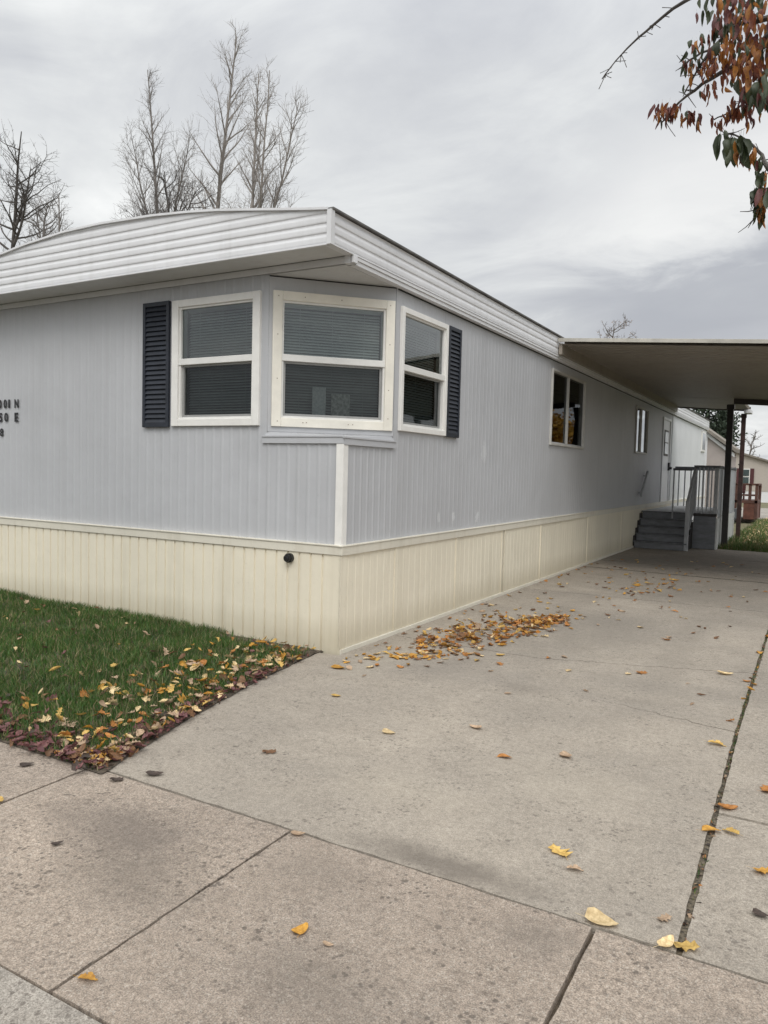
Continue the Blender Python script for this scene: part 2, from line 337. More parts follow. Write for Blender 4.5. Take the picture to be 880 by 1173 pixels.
def jag(p, q, n, amp, seed):
    """points from p to q with small irregular sideways steps; the same seed gives the same edge"""
    rr = random.Random(seed); p = Vector(p).to_2d() if len(p) > 2 else Vector(p); q = Vector(q); d = q-p; s = Vector((-d.y, d.x)).normalized()
    return [p + d*(i/n) + (s*(rr.uniform(-amp, amp)) if 0 < i < n else s*0) for i in range(n+1)]
def slab(mb, poly, top, bot=-0.15):
    poly = [Vector((p[0], p[1], 0)) for p in poly]
    tris = tessellate_polygon([poly]); n = len(mb.v); k = len(poly)
    mb.v += [(p.x, p.y, top) for p in poly] + [(p.x, p.y, bot) for p in poly]
    for t_ in tris: mb.f.append(tuple(n+i for i in t_))
    for i in range(k): j = (i+1) % k; mb.f.append((n+i, n+j, n+k+j, n+k+i))
def band(mb, lo, hi, top):      # slab between two jagged lines given left-to-right
    slab(mb, list(lo) + list(reversed(hi)), top)

M_drive = concrete('driveway_concrete', (0.350, 0.306, 0.252), 0.45, agg=0.75,
    stains_and_shade=[(-2.35, 7.5, 0.22, 3.6, 0.22, (0.17, 0.15, 0.125)), (-0.95, 6.6, 0.20, 3.2, 0.20, (0.17, 0.15, 0.125)), (-1.7, 5.0, 0.25, 0.18, 0.35, (0.15, 0.13, 0.11)), (-1.6, 3.1, 0.5, 0.25, 0.16, (0.44, 0.39, 0.31)), (-1.0, 3.6, 0.5, 0.4, 0.15, (0.44, 0.39, 0.31)), (-1.6, 15, 2.2, 2.6, 0.55, (0.11, 0.095, 0.08)), (-1.9, 7.2, 0.9, 1.6, 0.35, (0.16, 0.145, 0.125)), (-1.3, 10.5, 1.2, 1.6, 0.40, (0.15, 0.135, 0.115)), (-2.2, 13.6, 1.6, 1.4, 0.5, (0.13, 0.12, 0.105)),  # broad dark patches under the carport paint its shade into the concrete
            (-1.15, 2.56, 0.50, 0.13, 0.7, (0.14, 0.12, 0.10)), (-2.4, 5.2, 0.8, 0.5, 0.28, (0.17, 0.155, 0.14)), (-0.9, 5.6, 0.7, 0.35, 0.3, (0.18, 0.165, 0.145)), (-2.9, 5.6, 0.25, 1.6, 0.25, (0.42, 0.38, 0.31))])
M_walk = concrete('sidewalk_concrete', (0.350, 0.288, 0.232), 0.7, agg=1.05,
    stains_and_shade=[(-2.42, 2.10, 0.48, 0.24, 0.55, (0.13, 0.11, 0.095)), (-2.1, 1.88, 0.42, 0.26, 0.42, (0.14, 0.12, 0.10)), (-2.9, 1.6, 0.35, 0.3, 0.22, (0.16, 0.14, 0.12)), (-1.55, 2.25, 0.3, 0.2, 0.3, (0.15, 0.13, 0.11)), (-1.15, 1.75, 0.38, 0.22, 0.35, (0.15, 0.13, 0.11)), (-0.7, 2.3, 0.2, 0.15, 0.35, (0.15, 0.13, 0.11)), (-0.1, 2.1, 0.35, 0.3, 0.3, (0.16, 0.14, 0.12))])
M_gutter = concrete('gutter_concrete', (0.34, 0.305, 0.262), 0.7, agg=0.9)

# driveway: main lane in slabs parted by real joints and cracks
XL = lambda y: -0.345 if y > 5 else -0.315 - (y-2.5)*0.012        # right edge of the main lane
dw = MB()
def xline(y0, y1, x0, x1, n, amp, seed): return jag((x0, y0), (x1, y1), n, amp, seed)
def lane_right(y0, y1, seed):
    n = max(2, int((y1-y0)/0.05)); return [Vector((XL(y0+(y1-y0)*i/n) + random.Random(seed*91+i).gauss(0, 0.0016), y0+(y1-y0)*i/n)) for i in range(n+1)]
def lane_left(y0, y1):
    pts = [(-2.945, 2.47), (-3.16, 3.3), (-3.33, 4.1), (-3.44, 4.98), (-3.44, 5.02), (-3.26, 5.03), (-3.262, 30)]
    out = []
    for i in range(len(pts)-1):
        (xa, ya), (xb, yb) = pts[i], pts[i+1]
        if yb < y0 or ya > y1: continue
        out.append((xa, ya) if ya >= y0 else (xa + (xb-xa)*(y0-ya)/(yb-ya), y0))
        if yb >= y1: out.append((xa + (xb-xa)*(y1-ya)/(yb-ya), y1)); break
    return [Vector(p) for p in out]
# slab A: from the sidewalk to the crack that starts near the skirting; a hairline notch runs in from the right edge
notch_lo = jag((-0.352, 4.86), (-1.35, 5.07), 26, 0.016, 5); 
notch = notch_lo + [p + Vector((0, 0.016*(0.12+0.88*i/26))) for i, p in enumerate(reversed(notch_lo))][1:]
crackA = jag((-3.262, 5.95), (-1.9, 5.90), 14, 0.012, 7)[:-1] + jag((-1.9, 5.90), (-0.35, 6.41), 34, 0.020, 8)
lo = jag((-2.945, 2.478), (-0.31, 2.478), 40, 0.004, 1)
ra = lane_right(2.478, 4.85, 3); rb = lane_right(4.88, 6.40, 4)
slab(dw, lo + ra[1:] + notch + rb[:-1] + list(reversed(crackA)) + list(reversed(lane_left(2.5, 5.9)))[1:], 0.0)
ys = [(crackA, 6.41)]
def shifted(line, gap): return [p + Vector((0, gap)) for p in line]
lines = [crackA, jag((-3.262, 9.4), (-0.345, 9.5), 30, 0.004, 11), jag((-3.262, 12.3), (-0.345, 12.15), 30, 0.02, 12), jag((-3.262, 13.5), (-0.345, 13.25), 30, 0.03, 13), jag((-3.262, 15.2), (-0.345, 15.25), 30, 0.01, 14), jag((-3.262, 17.35), (-0.8, 17.35), 20, 0.004, 15)]
gaps = [0.014, 0.03, 0.11, 0.08, 0.05]
for i in range(len(lines)-1):
    lo_ = shifted(lines[i], gaps[i]); hi_ = lines[i+1]; y0 = lo_[-1].y; y1 = hi_[-1].y
    band(dw, lo_ + (lane_right(y0, y1, 20+i)[1:-1] if i < 4 else []), hi_, -0.001*i)
# right-hand strip beyond the weedy seam
def seam(y0, y1, seed):
    n = max(2, int((y1-y0)/0.05)); return [Vector((XL(y0+(y1-y0)*i/n) + 0.021 + 0.003*noise.noise((0.3, (y0+(y1-y0)*i/n)*2.2, seed)) + abs(random.Random(seed*77+i).gauss(0, 0.0022)), y0+(y1-y0)*i/n)) for i in range(n+1)]
for i, (y0, y1) in enumerate([(2.478, 3.62), (3.632, 5.9), (5.91, 9.0), (9.01, 12.2), (12.22, 17.35)]):
    slab(dw, seam(y0, y1, 40+i) + [Vector((1.35, y1)), Vector((1.35, y0))], 0.002 if i % 2 else -0.003)
tag(dw.build('driveway', M_drive), kind='structure')
sf = MB()
for k in range(300):
    ya = 2.47+k*0.05; yb = ya+0.05; xa = XL(ya)-0.02; xb = XL(ya)+0.05; q = lambda x, y: (x, y, -0.008+0.004*noise.noise((x*40, y*16, 0)))
    sf.quad(q(xa, ya), q((xa+xb)/2, ya), q((xa+xb)/2, yb), q(xa, yb)); sf.quad(q((xa+xb)/2, ya), q(xb, ya), q(xb, yb), q((xa+xb)/2, yb))
for li, dx0 in ((1, 0), (2, 0), (3, 0), (4, 0)):
    ln_ = lines[li]
    for p, q_ in zip(ln_, ln_[1:]): z = -0.0045-0.001*li; g_ = gaps[li]; sf.quad((p.x, p.y-0.01, z), (q_.x, q_.y-0.01, z), (q_.x, q_.y+g_+0.01, z), (p.x, p.y+g_+0.01, z))
tag(sf.build('seam_dirt', M('seam_dirt', (0.040, 0.032, 0.022), 0.95, 0.6, 70, 0.8, 90, c2=(0.11, 0.09, 0.062))), kind='structure')
# sidewalk squares
sw = MB()
jx = [-7.2, -6.0, -4.55, -3.03, -1.812, -0.566, 0.66, 1.9, 3.1, 4.3]
for i in range(len(jx)-1):
    a, b = jx[i]+0.0075, jx[i+1]-0.0075
    left = jag((a, 1.334), (a, 2.468), 16, 0.003, 60+i); rgt = jag((b, 1.334), (b, 2.468), 16, 0.003, 80+i)
    top_ = jag((a, 2.466), (b, 2.466), 16, 0.003, 90+i) if b > -3.05 else jag((a, 2.43), (b, 2.46 if i == 2 else 2.43), 16, 0.006, 90+i)
    bot_ = jag((a, 1.336), (b, 1.336), 16, 0.002, 100+i)
    slab(sw, bot_[:-1] + [Vector((b, 1.336))] + rgt[1:-1] + list(reversed(top_)) + list(reversed(left))[1:-1], [0.0, 0.001, -0.002, -0.002, 0.0, -0.003, 0.001, 0, 0, 0][i])
tag(sw.build('sidewalk', M_walk), kind='structure')
gt = MB()
for a, b in ((-7.2, -4.2), (-4.19, -1.25), (-1.24, 1.7), (1.71, 4.3)):
    gt.hexa([(a, 0.75, -0.15), (b, 0.75, -0.15), (b, 1.328, -0.15), (a, 1.328, -0.15), (a, 0.75, -0.012), (b, 0.75, -0.012), (b, 1.328, -0.003), (a, 1.328, -0.003)])
tag(gt.build('gutter', M_gutter), kind='structure')
st_ = MB(); st_.quad((-80, -9, -0.07), (80, -9, -0.07), (80, 0.745, -0.07), (-80, 0.745, -0.07))
tag(st_.build('street', M('street_asphalt', (0.055, 0.053, 0.05), 0.9, 0.25, 12, 0.6, 120)), kind='structure')
# dark dirt that fills the joints
so_ = MB(); so_.quad((-7.3, 0.75, -0.028), (4.4, 0.75, -0.028), (4.4, 17.36, -0.028), (-7.3, 17.36, -0.028))
tag(so_.build('soil', M_soil), kind='structure')

# lawn soil with a gentle rise to the left
def lawn_h(x, y):
    t = min(1, max(0, (-3.6 - x)/4.0)); e = min(1, max(0, (y-2.42)/0.5))
    return 0.006 + 0.045*t*e + 0.018*math.sin(x*2.1+y*1.3)*t*e
def lawn_right(y): 
    pts = [(2.42, -2.93), (3.3, -3.17), (4.1, -3.34), (4.98, -3.45), (5.2, -3.45)]
    for (ya, xa), (yb, xb) in zip(pts, pts[1:]):
        if y <= yb: return xa + (xb-xa)*(y-ya)/(yb-ya)
    return -3.45
nx, ny = 90, 40; V_ = []; F_ = []
for j in range(ny+1):
    y = 2.415 + (5.3-2.415)*j/ny
    for i in range(nx+1):
        x = lawn_right(y) + 0.016 + 0.022*noise.noise((y*9, 2.2, 0)) + (-12 - lawn_right(y))*(i/nx)**1.5
        V_.append((x, y + (0.022*noise.noise((x*8, 7.7, 0)) + 0.008 if j == 0 else 0), lawn_h(x, y) + 0.006*noise.noise((x*5, y*5, 0))))
for j in range(ny):
    for i in range(nx): a = j*(nx+1)+i; F_.append((a, a+1, a+nx+2, a+nx+1))
lawn = MB(); lawn.v = V_; lawn.f = F_
tag(lawn.build('lawn', M_soil, smooth=True), kind='structure')
# far lawn at the end of the driveway, gravel beyond
M_farlawn = NG('leafy_far_lawn'); v = M_farlawn.map()
a1 = M_farlawn.noise(v, 1.3, 5, 0.65); a2 = M_farlawn.noise(v, 14, 5, 0.75)
c = M_farlawn.ramp(a1, [(0.35, (0.045, 0.075, 0.018)), (0.55, (0.10, 0.115, 0.035)), (0.7, (0.17, 0.145, 0.055))]); c = M_farlawn.mix(0.7, c, M_farlawn.ramp(a2, [(0.35, 0.5), (0.65, 1.5)]), 'MULTIPLY')
M_farlawn.t.links.new(c, M_farlawn.b.inputs['Base Color']); M_farlawn.b.inputs['Roughness'].default_value = 0.95
fl = MB(); fl.box(-1.72, 40, 17.37, 32, -0.15, 0.0); tag(fl.build('back_lawn', M_farlawn.m), kind='structure')
gv = MB(); gv.box(-40, 60, 32.02, 44, -0.15, -0.01); tag(gv.build('back_lane', concrete('back_lane_gravel', (0.36, 0.33, 0.29), 0.8)), kind='structure')

# ------------------------------------------------------------------ the mobile home
home = empty('mobile_home', (-5.9, 5.09, 0)); 
tag(home, 'long pale grey ribbed mobile home with cream skirting and bowed white roof edge', 'mobile home')
XW, YW, XE, YE = -3.30, 5.09, -8.40, 27.7
ZB, ZT = 0.85, 3.15
def frame(P, d, n):
    P = Vector(P); d = Vector(d).normalized(); n = Vector(n).normalized()
    return lambda s, o, z: (P.x + d.x*s + n.x*o, P.y + d.y*s + n.y*o, z)
def frame_obj(P, d, n): return frame((*P, 0), (*d, 0), (*n, 0))
F_front = frame_obj((XE, YW), (1, 0), (0, -1))        # s = x - XE
F_side = frame_obj((XW, YW), (0, 1), (1, 0))          # s = y - YW
A = Vector((-4.07, 5.09)); B = Vector((-3.30, 5.90)); BD = (B-A); BL = BD.length; BN = Vector((BD.y, -BD.x)).normalized()
F_bay = frame_obj(A, BD, BN)
def ribbed(mb, F, s0, s1, z0, z1, prof, period, rows=1):
    ss = [s0]; k = math.floor(s0/period)
    while k*period < s1:
        for a, o in prof:
            s = k*period + a
            if s0 + 1e-4 < s < s1 - 1e-4: ss.append(s)
        k += 1
    ss.append(s1)
    def off(s):
        a = s % period; pp = prof + [(prof[0][0]+period, prof[0][1])]
        if a < pp[0][0]: a += period
        for (a0, o0), (a1_, o1) in zip(pp, pp[1:]):
            if a0 <= a <= a1_: return o0 + (o1-o0)*(a-a0)/max(1e-6, a1_-a0)
        return pp[0][1]
    n = len(mb.v)
    for s in ss:
        for r in range(rows+1):
            z = z0 + (z1-z0)*r/rows
            mb.v.append(F(s, off(s) + (0.0025*noise.noise((s*0.8, z*2.2, 3.1)) if rows > 1 else 0), z))
    for i in range(len(ss)-1):
        for r in range(rows): a = n + i*(rows+1) + r; mb.f.append((a, a+rows+1, a+rows+2, a+1))
def panel(mb, F, s0, s1, z0, z1, holes, prof, period):
    cuts = sorted({s0, s1, *[h[0] for h in holes if s0 < h[0] < s1], *[h[1] for h in holes if s0 < h[1] < s1]})
    for a, b in zip(cuts, cuts[1:]):
        mid = (a+b)/2; zs = [(z0, z1)]
        for h in holes:
            if h[0] < mid < h[1]:
                zs = [q for (p0, p1) in zs for q in ((p0, min(p1, h[2])), (max(p0, h[3]), p1)) if q[1]-q[0] > 1e-3]
        for p0, p1 in zs: ribbed(mb, F, a, b, p0, p1, prof, period, max(1, int((p1-p0)/0.3)))
SIDE_PROF = [(0.0, 0.0), (0.062, 0.0), (0.077, 0.0042), (0.090, 0.0042), (0.104, 0.0)]
SP = 0.104
fx = lambda x: x - XE
sy = lambda y: y - YW
# walls
w = MB()
panel(w, F_front, 0, fx(-4.07), ZB, ZT, [(fx(-5.16)+.06, fx(-4.14)-.06, 1.91, 2.92)], SIDE_PROF, SP)
panel(w, F_front, fx(-4.07), fx(-3.30), ZB, 1.715, [], SIDE_PROF, SP)
w.build('front_wall', M_siding, home)
w = MB()
holes = [(sy(6.02)+.03, sy(6.95)-.03, 1.91, 2.91), (sy(10.44)+.03, sy(12.15)-.03, 1.96, 2.95), (sy(16.2)+.03, sy(17.4)-.03, 2.02, 2.93), (sy(19.35)+.02, sy(20.45)-.02, 0.80, 2.93)]
panel(w, F_side, 0, sy(5.90), ZB, 1.715, [], SIDE_PROF, SP)
panel(w, F_side, sy(5.90), sy(20.76), ZB, ZT, holes, [(a_, o_*0.6) for a_, o_ in SIDE_PROF], SP)
w.build('side_wall', M_siding, home)
M_daylit = painted_siding('pale_daylit_paint', (0.68, 0.69, 0.70), (0.42, 0.41, 0.39), 0.12)  # daylight past the carport, painted in as a paler wall and skirting colour
w = MB(); panel(w, F_side, sy(20.76), sy(YE), ZB, ZT, [], SIDE_PROF, SP); w.lbox(F_side, sy(20.74), sy(20.80), 0.0, 0.014, ZB, ZT); w.build('daylit_wall', M_daylit, home)
w = MB(); w.lbox(F_side, sy(20.96), sy(YE), 0.016, 0.03, 0.0, 0.865); w.build('daylit_skirting', M_daylit, home)
w = MB(); w.quad((XW, YE, ZB), (XE, YE, ZB), (XE, YE, 3.5), (XW, YE, 3.5)); w.quad((XE, YE, ZB), (XE, YW, ZB), (XE, YW, 3.4), (XE, YE, 3.4)); w.build('back_wall', M_siding, home)
# chamfered bay wall with window hole, plain sheet metal
w = MB(); h0, h1 = 0.085, BL-0.085
for (a, b, z0, z1) in ((0, h0, 1.715, 3.10), (h1, BL, 1.715, 3.10), (h0, h1, 1.715, 1.92), (h0, h1, 2.91, 3.10)): w.quad(F_bay(a,0,z0), F_bay(b,0,z0), F_bay(b,0,z1), F_bay(a,0,z1))
w.build('bay_wall', M_smooth, home)
# small ledge over the lower corner and the flashing that wraps it
w = MB(); n = len(w.v)
w.v += [(-4.09, 5.083, 1.762), (-3.293, 5.083, 1.755), (-3.293, 5.92, 1.762), (-4.07, 5.094, 1.80), (-3.305, 5.90, 1.80)]; w.f += [(0, 1, 4, 3), (1, 2, 4)]
w.build('bay_ledge', M_smooth, home)
w = MB()
w.lbox(F_front, fx(-4.11), fx(-3.283), 0.010, 0.020, 1.700, 1.752); w.lbox(F_front, fx(-4.11), fx(-3.283), 0.010, 0.027, 1.752, 1.766)
w.lbox(F_side, -0.009, sy(5.93), 0.012, 0.022, 1.692, 1.744); w.lbox(F_side, -0.029, sy(5.93), 0.012, 0.029, 1.7445, 1.760)
w.lbox(F_bay, 0.0, BL, 0.002, 0.012, 1.80, 1.845)
w.build('bay_flashing', M_smooth, home, 0.002)
w = MB(); w.lbox(F_front, fx(-3.352), fx(-3.284), 0.009, 0.017, ZB+0.01, 1.700); w.lbox(F_side, -0.009, 0.058, 0.010, 0.0165, ZB+0.01, 1.692)
w.build('corner_trim', M_frame, home, 0.003)
# skirting
SK = [(0.0, 0.0), (0.004, 0.008), (0.086, 0.008), (0.090, 0.0)]; SKP = 0.118
SK = [(0.0, 0.008), (0.094, 0.008), (0.098, -0.004), (0.112, -0.004), (0.116, 0.008)]
w = MB(); F_sf = frame_obj((XE, 5.075), (1, 0), (0, -1)); F_ss = frame_obj((XS, 5.07), (0, 1), (1, 0))
ribbed(w, F_sf, 0, fx(-3.36), -0.1, 0.80, SK, SKP); w.lbox(F_sf, fx(-3.362), fx(-3.277), -0.02, 0.011, -0.1, 0.80)
w.build('skirting', M_skirt, home)
w = MB(); segs = [(0.0, 0.93), (0.93, 2.26), (2.26, 3.62), (3.66, 5.1), (5.1, 7.6), (7.6, 10.1), (10.1, YE-5.07)]
SK2 = [(0.0, 0.0022), (0.066, 0.0022), (0.071, 0.0), (0.111, 0.0), (0.116, 0.0022)]
for i, (a, b) in enumerate(segs):
    o = 0.004*(i % 2); F_i = frame_obj((XS+o, 5.07), (0, 1), (1, 0)); ribbed(w, F_i, a+(0.07 if i == 0 else 0.0), b, 0.035, 0.80, SK2, SKP)
    w.lbox(F_i, b-0.035, b-0.003, -0.01, 0.009, 0.035, 0.80)
w.lbox(F_ss, 3.663, 3.69, -0.012, 0.016, 0.03, 0.80); w.lbox(F_ss, -0.006, 0.075, -0.01, 0.010, 0.03, 0.80)
w.build('skirting', M_skirt, home)
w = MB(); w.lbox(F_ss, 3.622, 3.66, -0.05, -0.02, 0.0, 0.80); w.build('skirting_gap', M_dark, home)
w = MB(); w.lbox(F_ss, 0.0, 12.2, -0.004, 0.020, -0.05, 0.034); w.build('base_channel', M_skirt_trim, home, 0.002)
w = MB()
w.lbox(F_sf, 0, fx(-3.262), -0.02, 0.020, 0.802, 0.872); w.lbox(F_sf, 0, fx(-3.262), -0.02, 0.028, 0.872, 0.884)
w.lbox(F_ss, -0.003, YE-5.07, -0.02, 0.0205, 0.8, 0.870); w.lbox(F_ss, -0.026, YE-5.07, -0.02, 0.027, 0.8705, 0.882)
w.build('skirting_cap', M_skirt_trim, home, 0.003)
# vent cap on the front skirting
w = MB(); w.tube([(-3.785, 5.07, 0.745), (-3.785, 5.035, 0.745)], 0.040, 18); w.tube([(-3.785, 5.035, 0.745), (-3.785, 5.012, 0.745)], [0.034, 0.030], 18); w.tube([(-3.785, 5.012, 0.745), (-3.785, 5.004, 0.745)], [0.02, 0.016], 12)
w.build('drain_cap', M_black, home, smooth=False)

# ---- roof, gable fascia, eaves
ARCH = [(-8.62, 3.40), (-8.2, 3.452), (-7.7, 3.510), (-7.14, 3.562), (-6.81, 3.603), (-6.24, 3.648), (-5.72, 3.655), (-5.08, 3.634), (-4.66, 3.604), (-4.34, 3.573), (-3.84, 3.505), (-3.42, 3.447), (-3.205, 3.422)]
def arch(x):
    for (xa, za), (xb, zb) in zip(ARCH, ARCH[1:]):
        if x <= xb: return za + (zb-za)*(x-xa)/(xb-xa)
    return ARCH[-1][1]
GY = 4.745; XR = -3.215; XLF = -8.62; FB = 3.178
w = MB(); xs = np.linspace(XLF, XR, 120); n = len(w.v)
for x in xs: w.v += [(x, GY+0.004, arch(x)+0.004), (x, YE+0.3, arch(x)+0.004)]
for i in range(len(xs)-1): w.f.append((2*i, 2*i+2, 2*i+3, 2*i+1))
w.build('roof', M_roof, home, smooth=True)
PITCH = 0.0735
def fprof(t):      # t in 0..1 over one pitch (0 = bottom of a lap)
    t %= 1.0
    if t < 0.15: return 0.0075*t/0.15
    if t < 0.60: return 0.0075
    if t < 0.88: return 0.0075 - 0.0075*(t-0.60)/0.28
    return 0.0
w = MB(); rows = []
z = FB
while z < 3.70: rows.append(z); z += PITCH/8
xs = np.linspace(XLF, XR-0.03, 90); nr = len(rows)
for x in xs:
    zt = arch(x) - 0.004
    for z in rows:
        q = min(z, zt); w.v.append((x, GY - fprof((q-FB)/PITCH), q))
for i in range(len(xs)-1):
    zt = max(arch(xs[i]), arch(xs[i+1]))
    for r in range(nr-1):
        if rows[r] < zt: a = i*nr + r; w.f.append((a, a+nr, a+nr+1, a+1))
w.build('gable_fascia', M_white, home)
w = MB()
for i in range(len(xs)-1):      # thin bright drip edge following the bow
    x0, x1 = xs[i], xs[i+1]; z0, z1 = arch(x0), arch(x1)
    w.hexa([(x0, GY-0.026, z0-0.008), (x1, GY-0.026, z1-0.008), (x1, GY+0.03, z1-0.008), (x0, GY+0.03, z0-0.008), (x0, GY-0.026, z0+0.010), (x1, GY-0.026, z1+0.010), (x1, GY+0.03, z1+0.010), (x0, GY+0.03, z0+0.010)])
w.build('drip_edge', M_white, home)
w = MB(); w.box(XLF, XR-0.03, GY-0.020, GY+0.004, FB-0.016, FB-0.002)            # bottom lip of the fascia
w.box(XR-0.034, XR+0.006, GY-0.022, GY+0.03, FB-0.012, arch(XR)-0.002)           # corner cap
w.box(XR-0.03, XR+0.004, GY+0.31, GY+0.365, 3.112, 3.170)                        # end block of the lower eave strip
w.build('fascia_trim', M_white, home, 0.002)
w = MB(); w.box(XLF+0.02, XR-0.028, GY+0.006, 5.06, 3.172, 3.180); w.build('soffit', M_soffit, home)
w = MB(); w.lbox(F_front, 0.0, fx(-3.24), 0.012, 0.022, 3.118, 3.170); w.box(-3.30, -3.236, 5.055, 5.11, 3.112, 3.1695); w.build('frieze_board', M_white, home)
w = MB(); n = len(w.v); w.v += [(-4.09, 5.10, 3.112), (-3.31, 5.10, 3.112), (-3.31, 5.92, 3.112), (-4.09, 5.10, 3.13), (-3.31, 5.10, 3.13), (-3.31, 5.92, 3.13)]
w.f += [(0, 2, 1), (3, 4, 5), (0, 1, 4, 3), (1, 2, 5, 4), (2, 0, 3, 5)]; w.build('bay_soffit', M_soffit, home)
# side eave: ribbed fascia and stepped lower strip
w = MB(); P_ = []
z = 3.182
while z < 3.412: P_.append((fprof((z-3.182)/PITCH), z)); z += PITCH/8
P_.append((0.0, 3.414))
for (o, z) in P_: w.v += [(XR - 0.014 + o, GY+0.03, z), (XR - 0.014 + o, YE, z)]
for i in range(len(P_)-1): w.f.append((2*i, 2*i+1, 2*i+3, 2*i+2))
w.build('side_fascia', M_white, home)
w = MB(); w.box(-3.296, -3.232, 5.12, YE, 3.106, 3.140); w.box(-3.296, -3.222, 5.112, YE, 3.1405, 3.168); w.box(-3.29, XR-0.002, GY+0.03, YE, 3.169, 3.181)
w.build('eave_strip', M_white, home, 0.002)
w = MB(); w.box(XR-0.05, XR+0.016, GY-0.01, YE+0.3, arch(XR)-0.004, arch(XR)+0.014); w.build('roof_edge', M_roof, home, 0.003)
w = MB(); w.box(-3.2965, -3.286, 5.93, YE, 3.096, 3.1055); w.build('eave_shadow_strip', M_dark, home)  # dark strip standing in for the shadow line under the eave
# interior: floor, ceiling and dividing walls so the windows look into dark rooms
w = MB(); w.box(XE+0.05, XW-0.06, YW+0.5, YE-0.1, 0.70, 0.78); w.box(XE+0.05, -4.3, 5.14, YE-0.1, 3.02, 3.08); w.box(XE+0.05, XW-0.25, 9.2, 9.3, 0.78, 3.02); w.box(-5.9, -5.8, 5.3, YE-0.2, 0.78, 3.02)
w.build('interior', M_room, home)

# ---- windows
def window(F, s0, s1, z0, z1, kind, cas, mat_c, lab=None, mid=2.43, blinds=True, dep=0.032):
    w = MB(); cs, ct = cas
    w.lbox(F, s0, s0+cs, 0.0, dep, z0, z1); w.lbox(F, s1-cs, s1, 0.0, dep, z0, z1)
    w.lbox(F, s0+cs, s1-cs, 0.0, dep-0.002, z1-ct, z1); w.lbox(F, s0+cs, s1-cs, 0.0, dep-0.002, z0, z0+ct)
    top = w.build('window', mat_c, home, 0.004)
    if lab: top['label'] = lab
    i0, i1, j0, j1 = s0+cs, s1-cs, z0+ct, z1-ct
    w = MB(); t_ = 0.022 if kind == 'hung' else 0.012
    def ring(a0, a1, b0, b1, d0, d1, t1, t2=None):
        t2 = t2 or t1
        w.lbox(F, a0, a0+t1, d0, d1, b0, b1); w.lbox(F, a1-t1, a1, d0, d1, b0, b1)
        w.lbox(F, a0+t1, a1-t1, d0, d1-0.001, b1-t2, b1); w.lbox(F, a0+t1, a1-t1, d0, d1-0.001, b0, b0+t2)
    ring(i0-0.004, i1+0.004, j0-0.004, j1+0.004, -0.075, 0.012, t_)
    a0, a1 = i0+t_, i1-t_
    if kind == 'hung':
        w.lbox(F, i0, i1, -0.03, 0.022, mid-0.028, mid+0.028)                # meeting rail
        w.build('sash', M_vinyl, top, 0.003)
        w = MB(); ring(a0-0.003, a1+0.003, j0+t_-0.003, mid-0.026, -0.040, -0.012, 0.020); 
        w.build('screen_rim', M_screenrim, top, 0.002)
        w = MB(); w.quad(F(a0,-0.008,mid+0.02), F(a1,-0.008,mid+0.02), F(a1,-0.008,j1-0.01), F(a0,-0.008,j1-0.01)); w.build('pane', M_glass, top)
        w = MB(); w.quad(F(a0,-0.030,j0+0.01), F(a1,-0.030,j0+0.01), F(a1,-0.030,mid-0.02), F(a0,-0.030,mid-0.02)); w.build('pane', M_glass_screen, top)
    else:
        m_ = (i0+i1)/2
        w.lbox(F, m_-0.022, m_+0.022, -0.03, 0.010, j0, j1); w.build('sash', M_frame_shaded, top, 0.003)
        for b0, b1, d in ((a0, m_, -0.022), (m_, a1, -0.010)):
            w = MB(); w.quad(F(b0,d,j0), F(b1,d,j0), F(b1,d,j1), F(b0,d,j1)); w.build('pane', M_glass_dim, top)
    if blinds:
        w = MB(); z = j0+0.02; rr = random.Random(int(s0*1000)); ln = 0
        while z < j1-0.045:
            til = 0.011 + rr.uniform(-0.0015, 0.0015); w.hexa([F(a0+.006,-0.088,z-til), F(a1-.006,-0.088,z-til), F(a1-.006,-0.086,z-til), F(a0+.006,-0.086,z-til), F(a0+.006,-0.108,z+til), F(a1-.006,-0.108,z+til), F(a1-.006,-0.106,z+til), F(a0+.006,-0.106,z+til)])
            z += 0.0245
        w.lbox(F, a0, a1, -0.115, -0.080, j1-0.035, j1)
        for q in (0.17, 0.5, 0.83): s = a0+(a1-a0)*q; w.lbox(F, s-0.0012, s+0.0012, -0.084, -0.082, j0+0.02, j1-0.03)
        w.build('blinds', M_blind, top)
    return top
window(F_front, fx(-5.165), fx(-4.145), 1.85, 2.985, 'hung', (0.078, 0.064), M_frame, 'double-hung window in the front wall beside the dark shutter')
bay = window(F_bay, 0.03, BL-0.012, 1.845, 2.985, 'hung', (0.080, 0.076), M_cream, 'cream boarded bay window set across the cut corner')
window(F_side, sy(5.985), sy(6.955), 1.855, 2.965, 'hung', (0.048, 0.050), M_frame, 'narrower-framed window on the side wall just round the corner')
window(F_side, sy(10.42), sy(12.17), 1.91, 2.985, 'slide', (0.030, 0.030), M_frame_shaded, 'sliding window in the side wall under the carport edge', blinds=False)
window(F_side, sy(16.17), sy(17.42), 1.975, 2.965, 'slide', (0.030, 0.030), M_frame_shaded, 'small far window in the side wall near the steps', blinds=False)
# nail heads on the cream boards
M_nail = M('rusty_nails', (0.30, 0.24, 0.18), 0.7)
for (s, z) in [(0.075, 2.94), (0.30, 2.945), (0.62, 2.948), (1.06, 2.94), (0.072, 2.62), (1.062, 2.60), (0.073, 2.25), (1.06, 2.2), (0.30, 1.885), (0.33, 1.887), (0.70, 1.885), (0.74, 1.886), (1.06, 1.95), (0.08, 1.89)]:
    w = MB(); w.lbox(F_bay, s-0.004, s+0.004, 0.032, 0.034, z-0.004, z+0.004); w.build('nail_head', M_nail, bay)
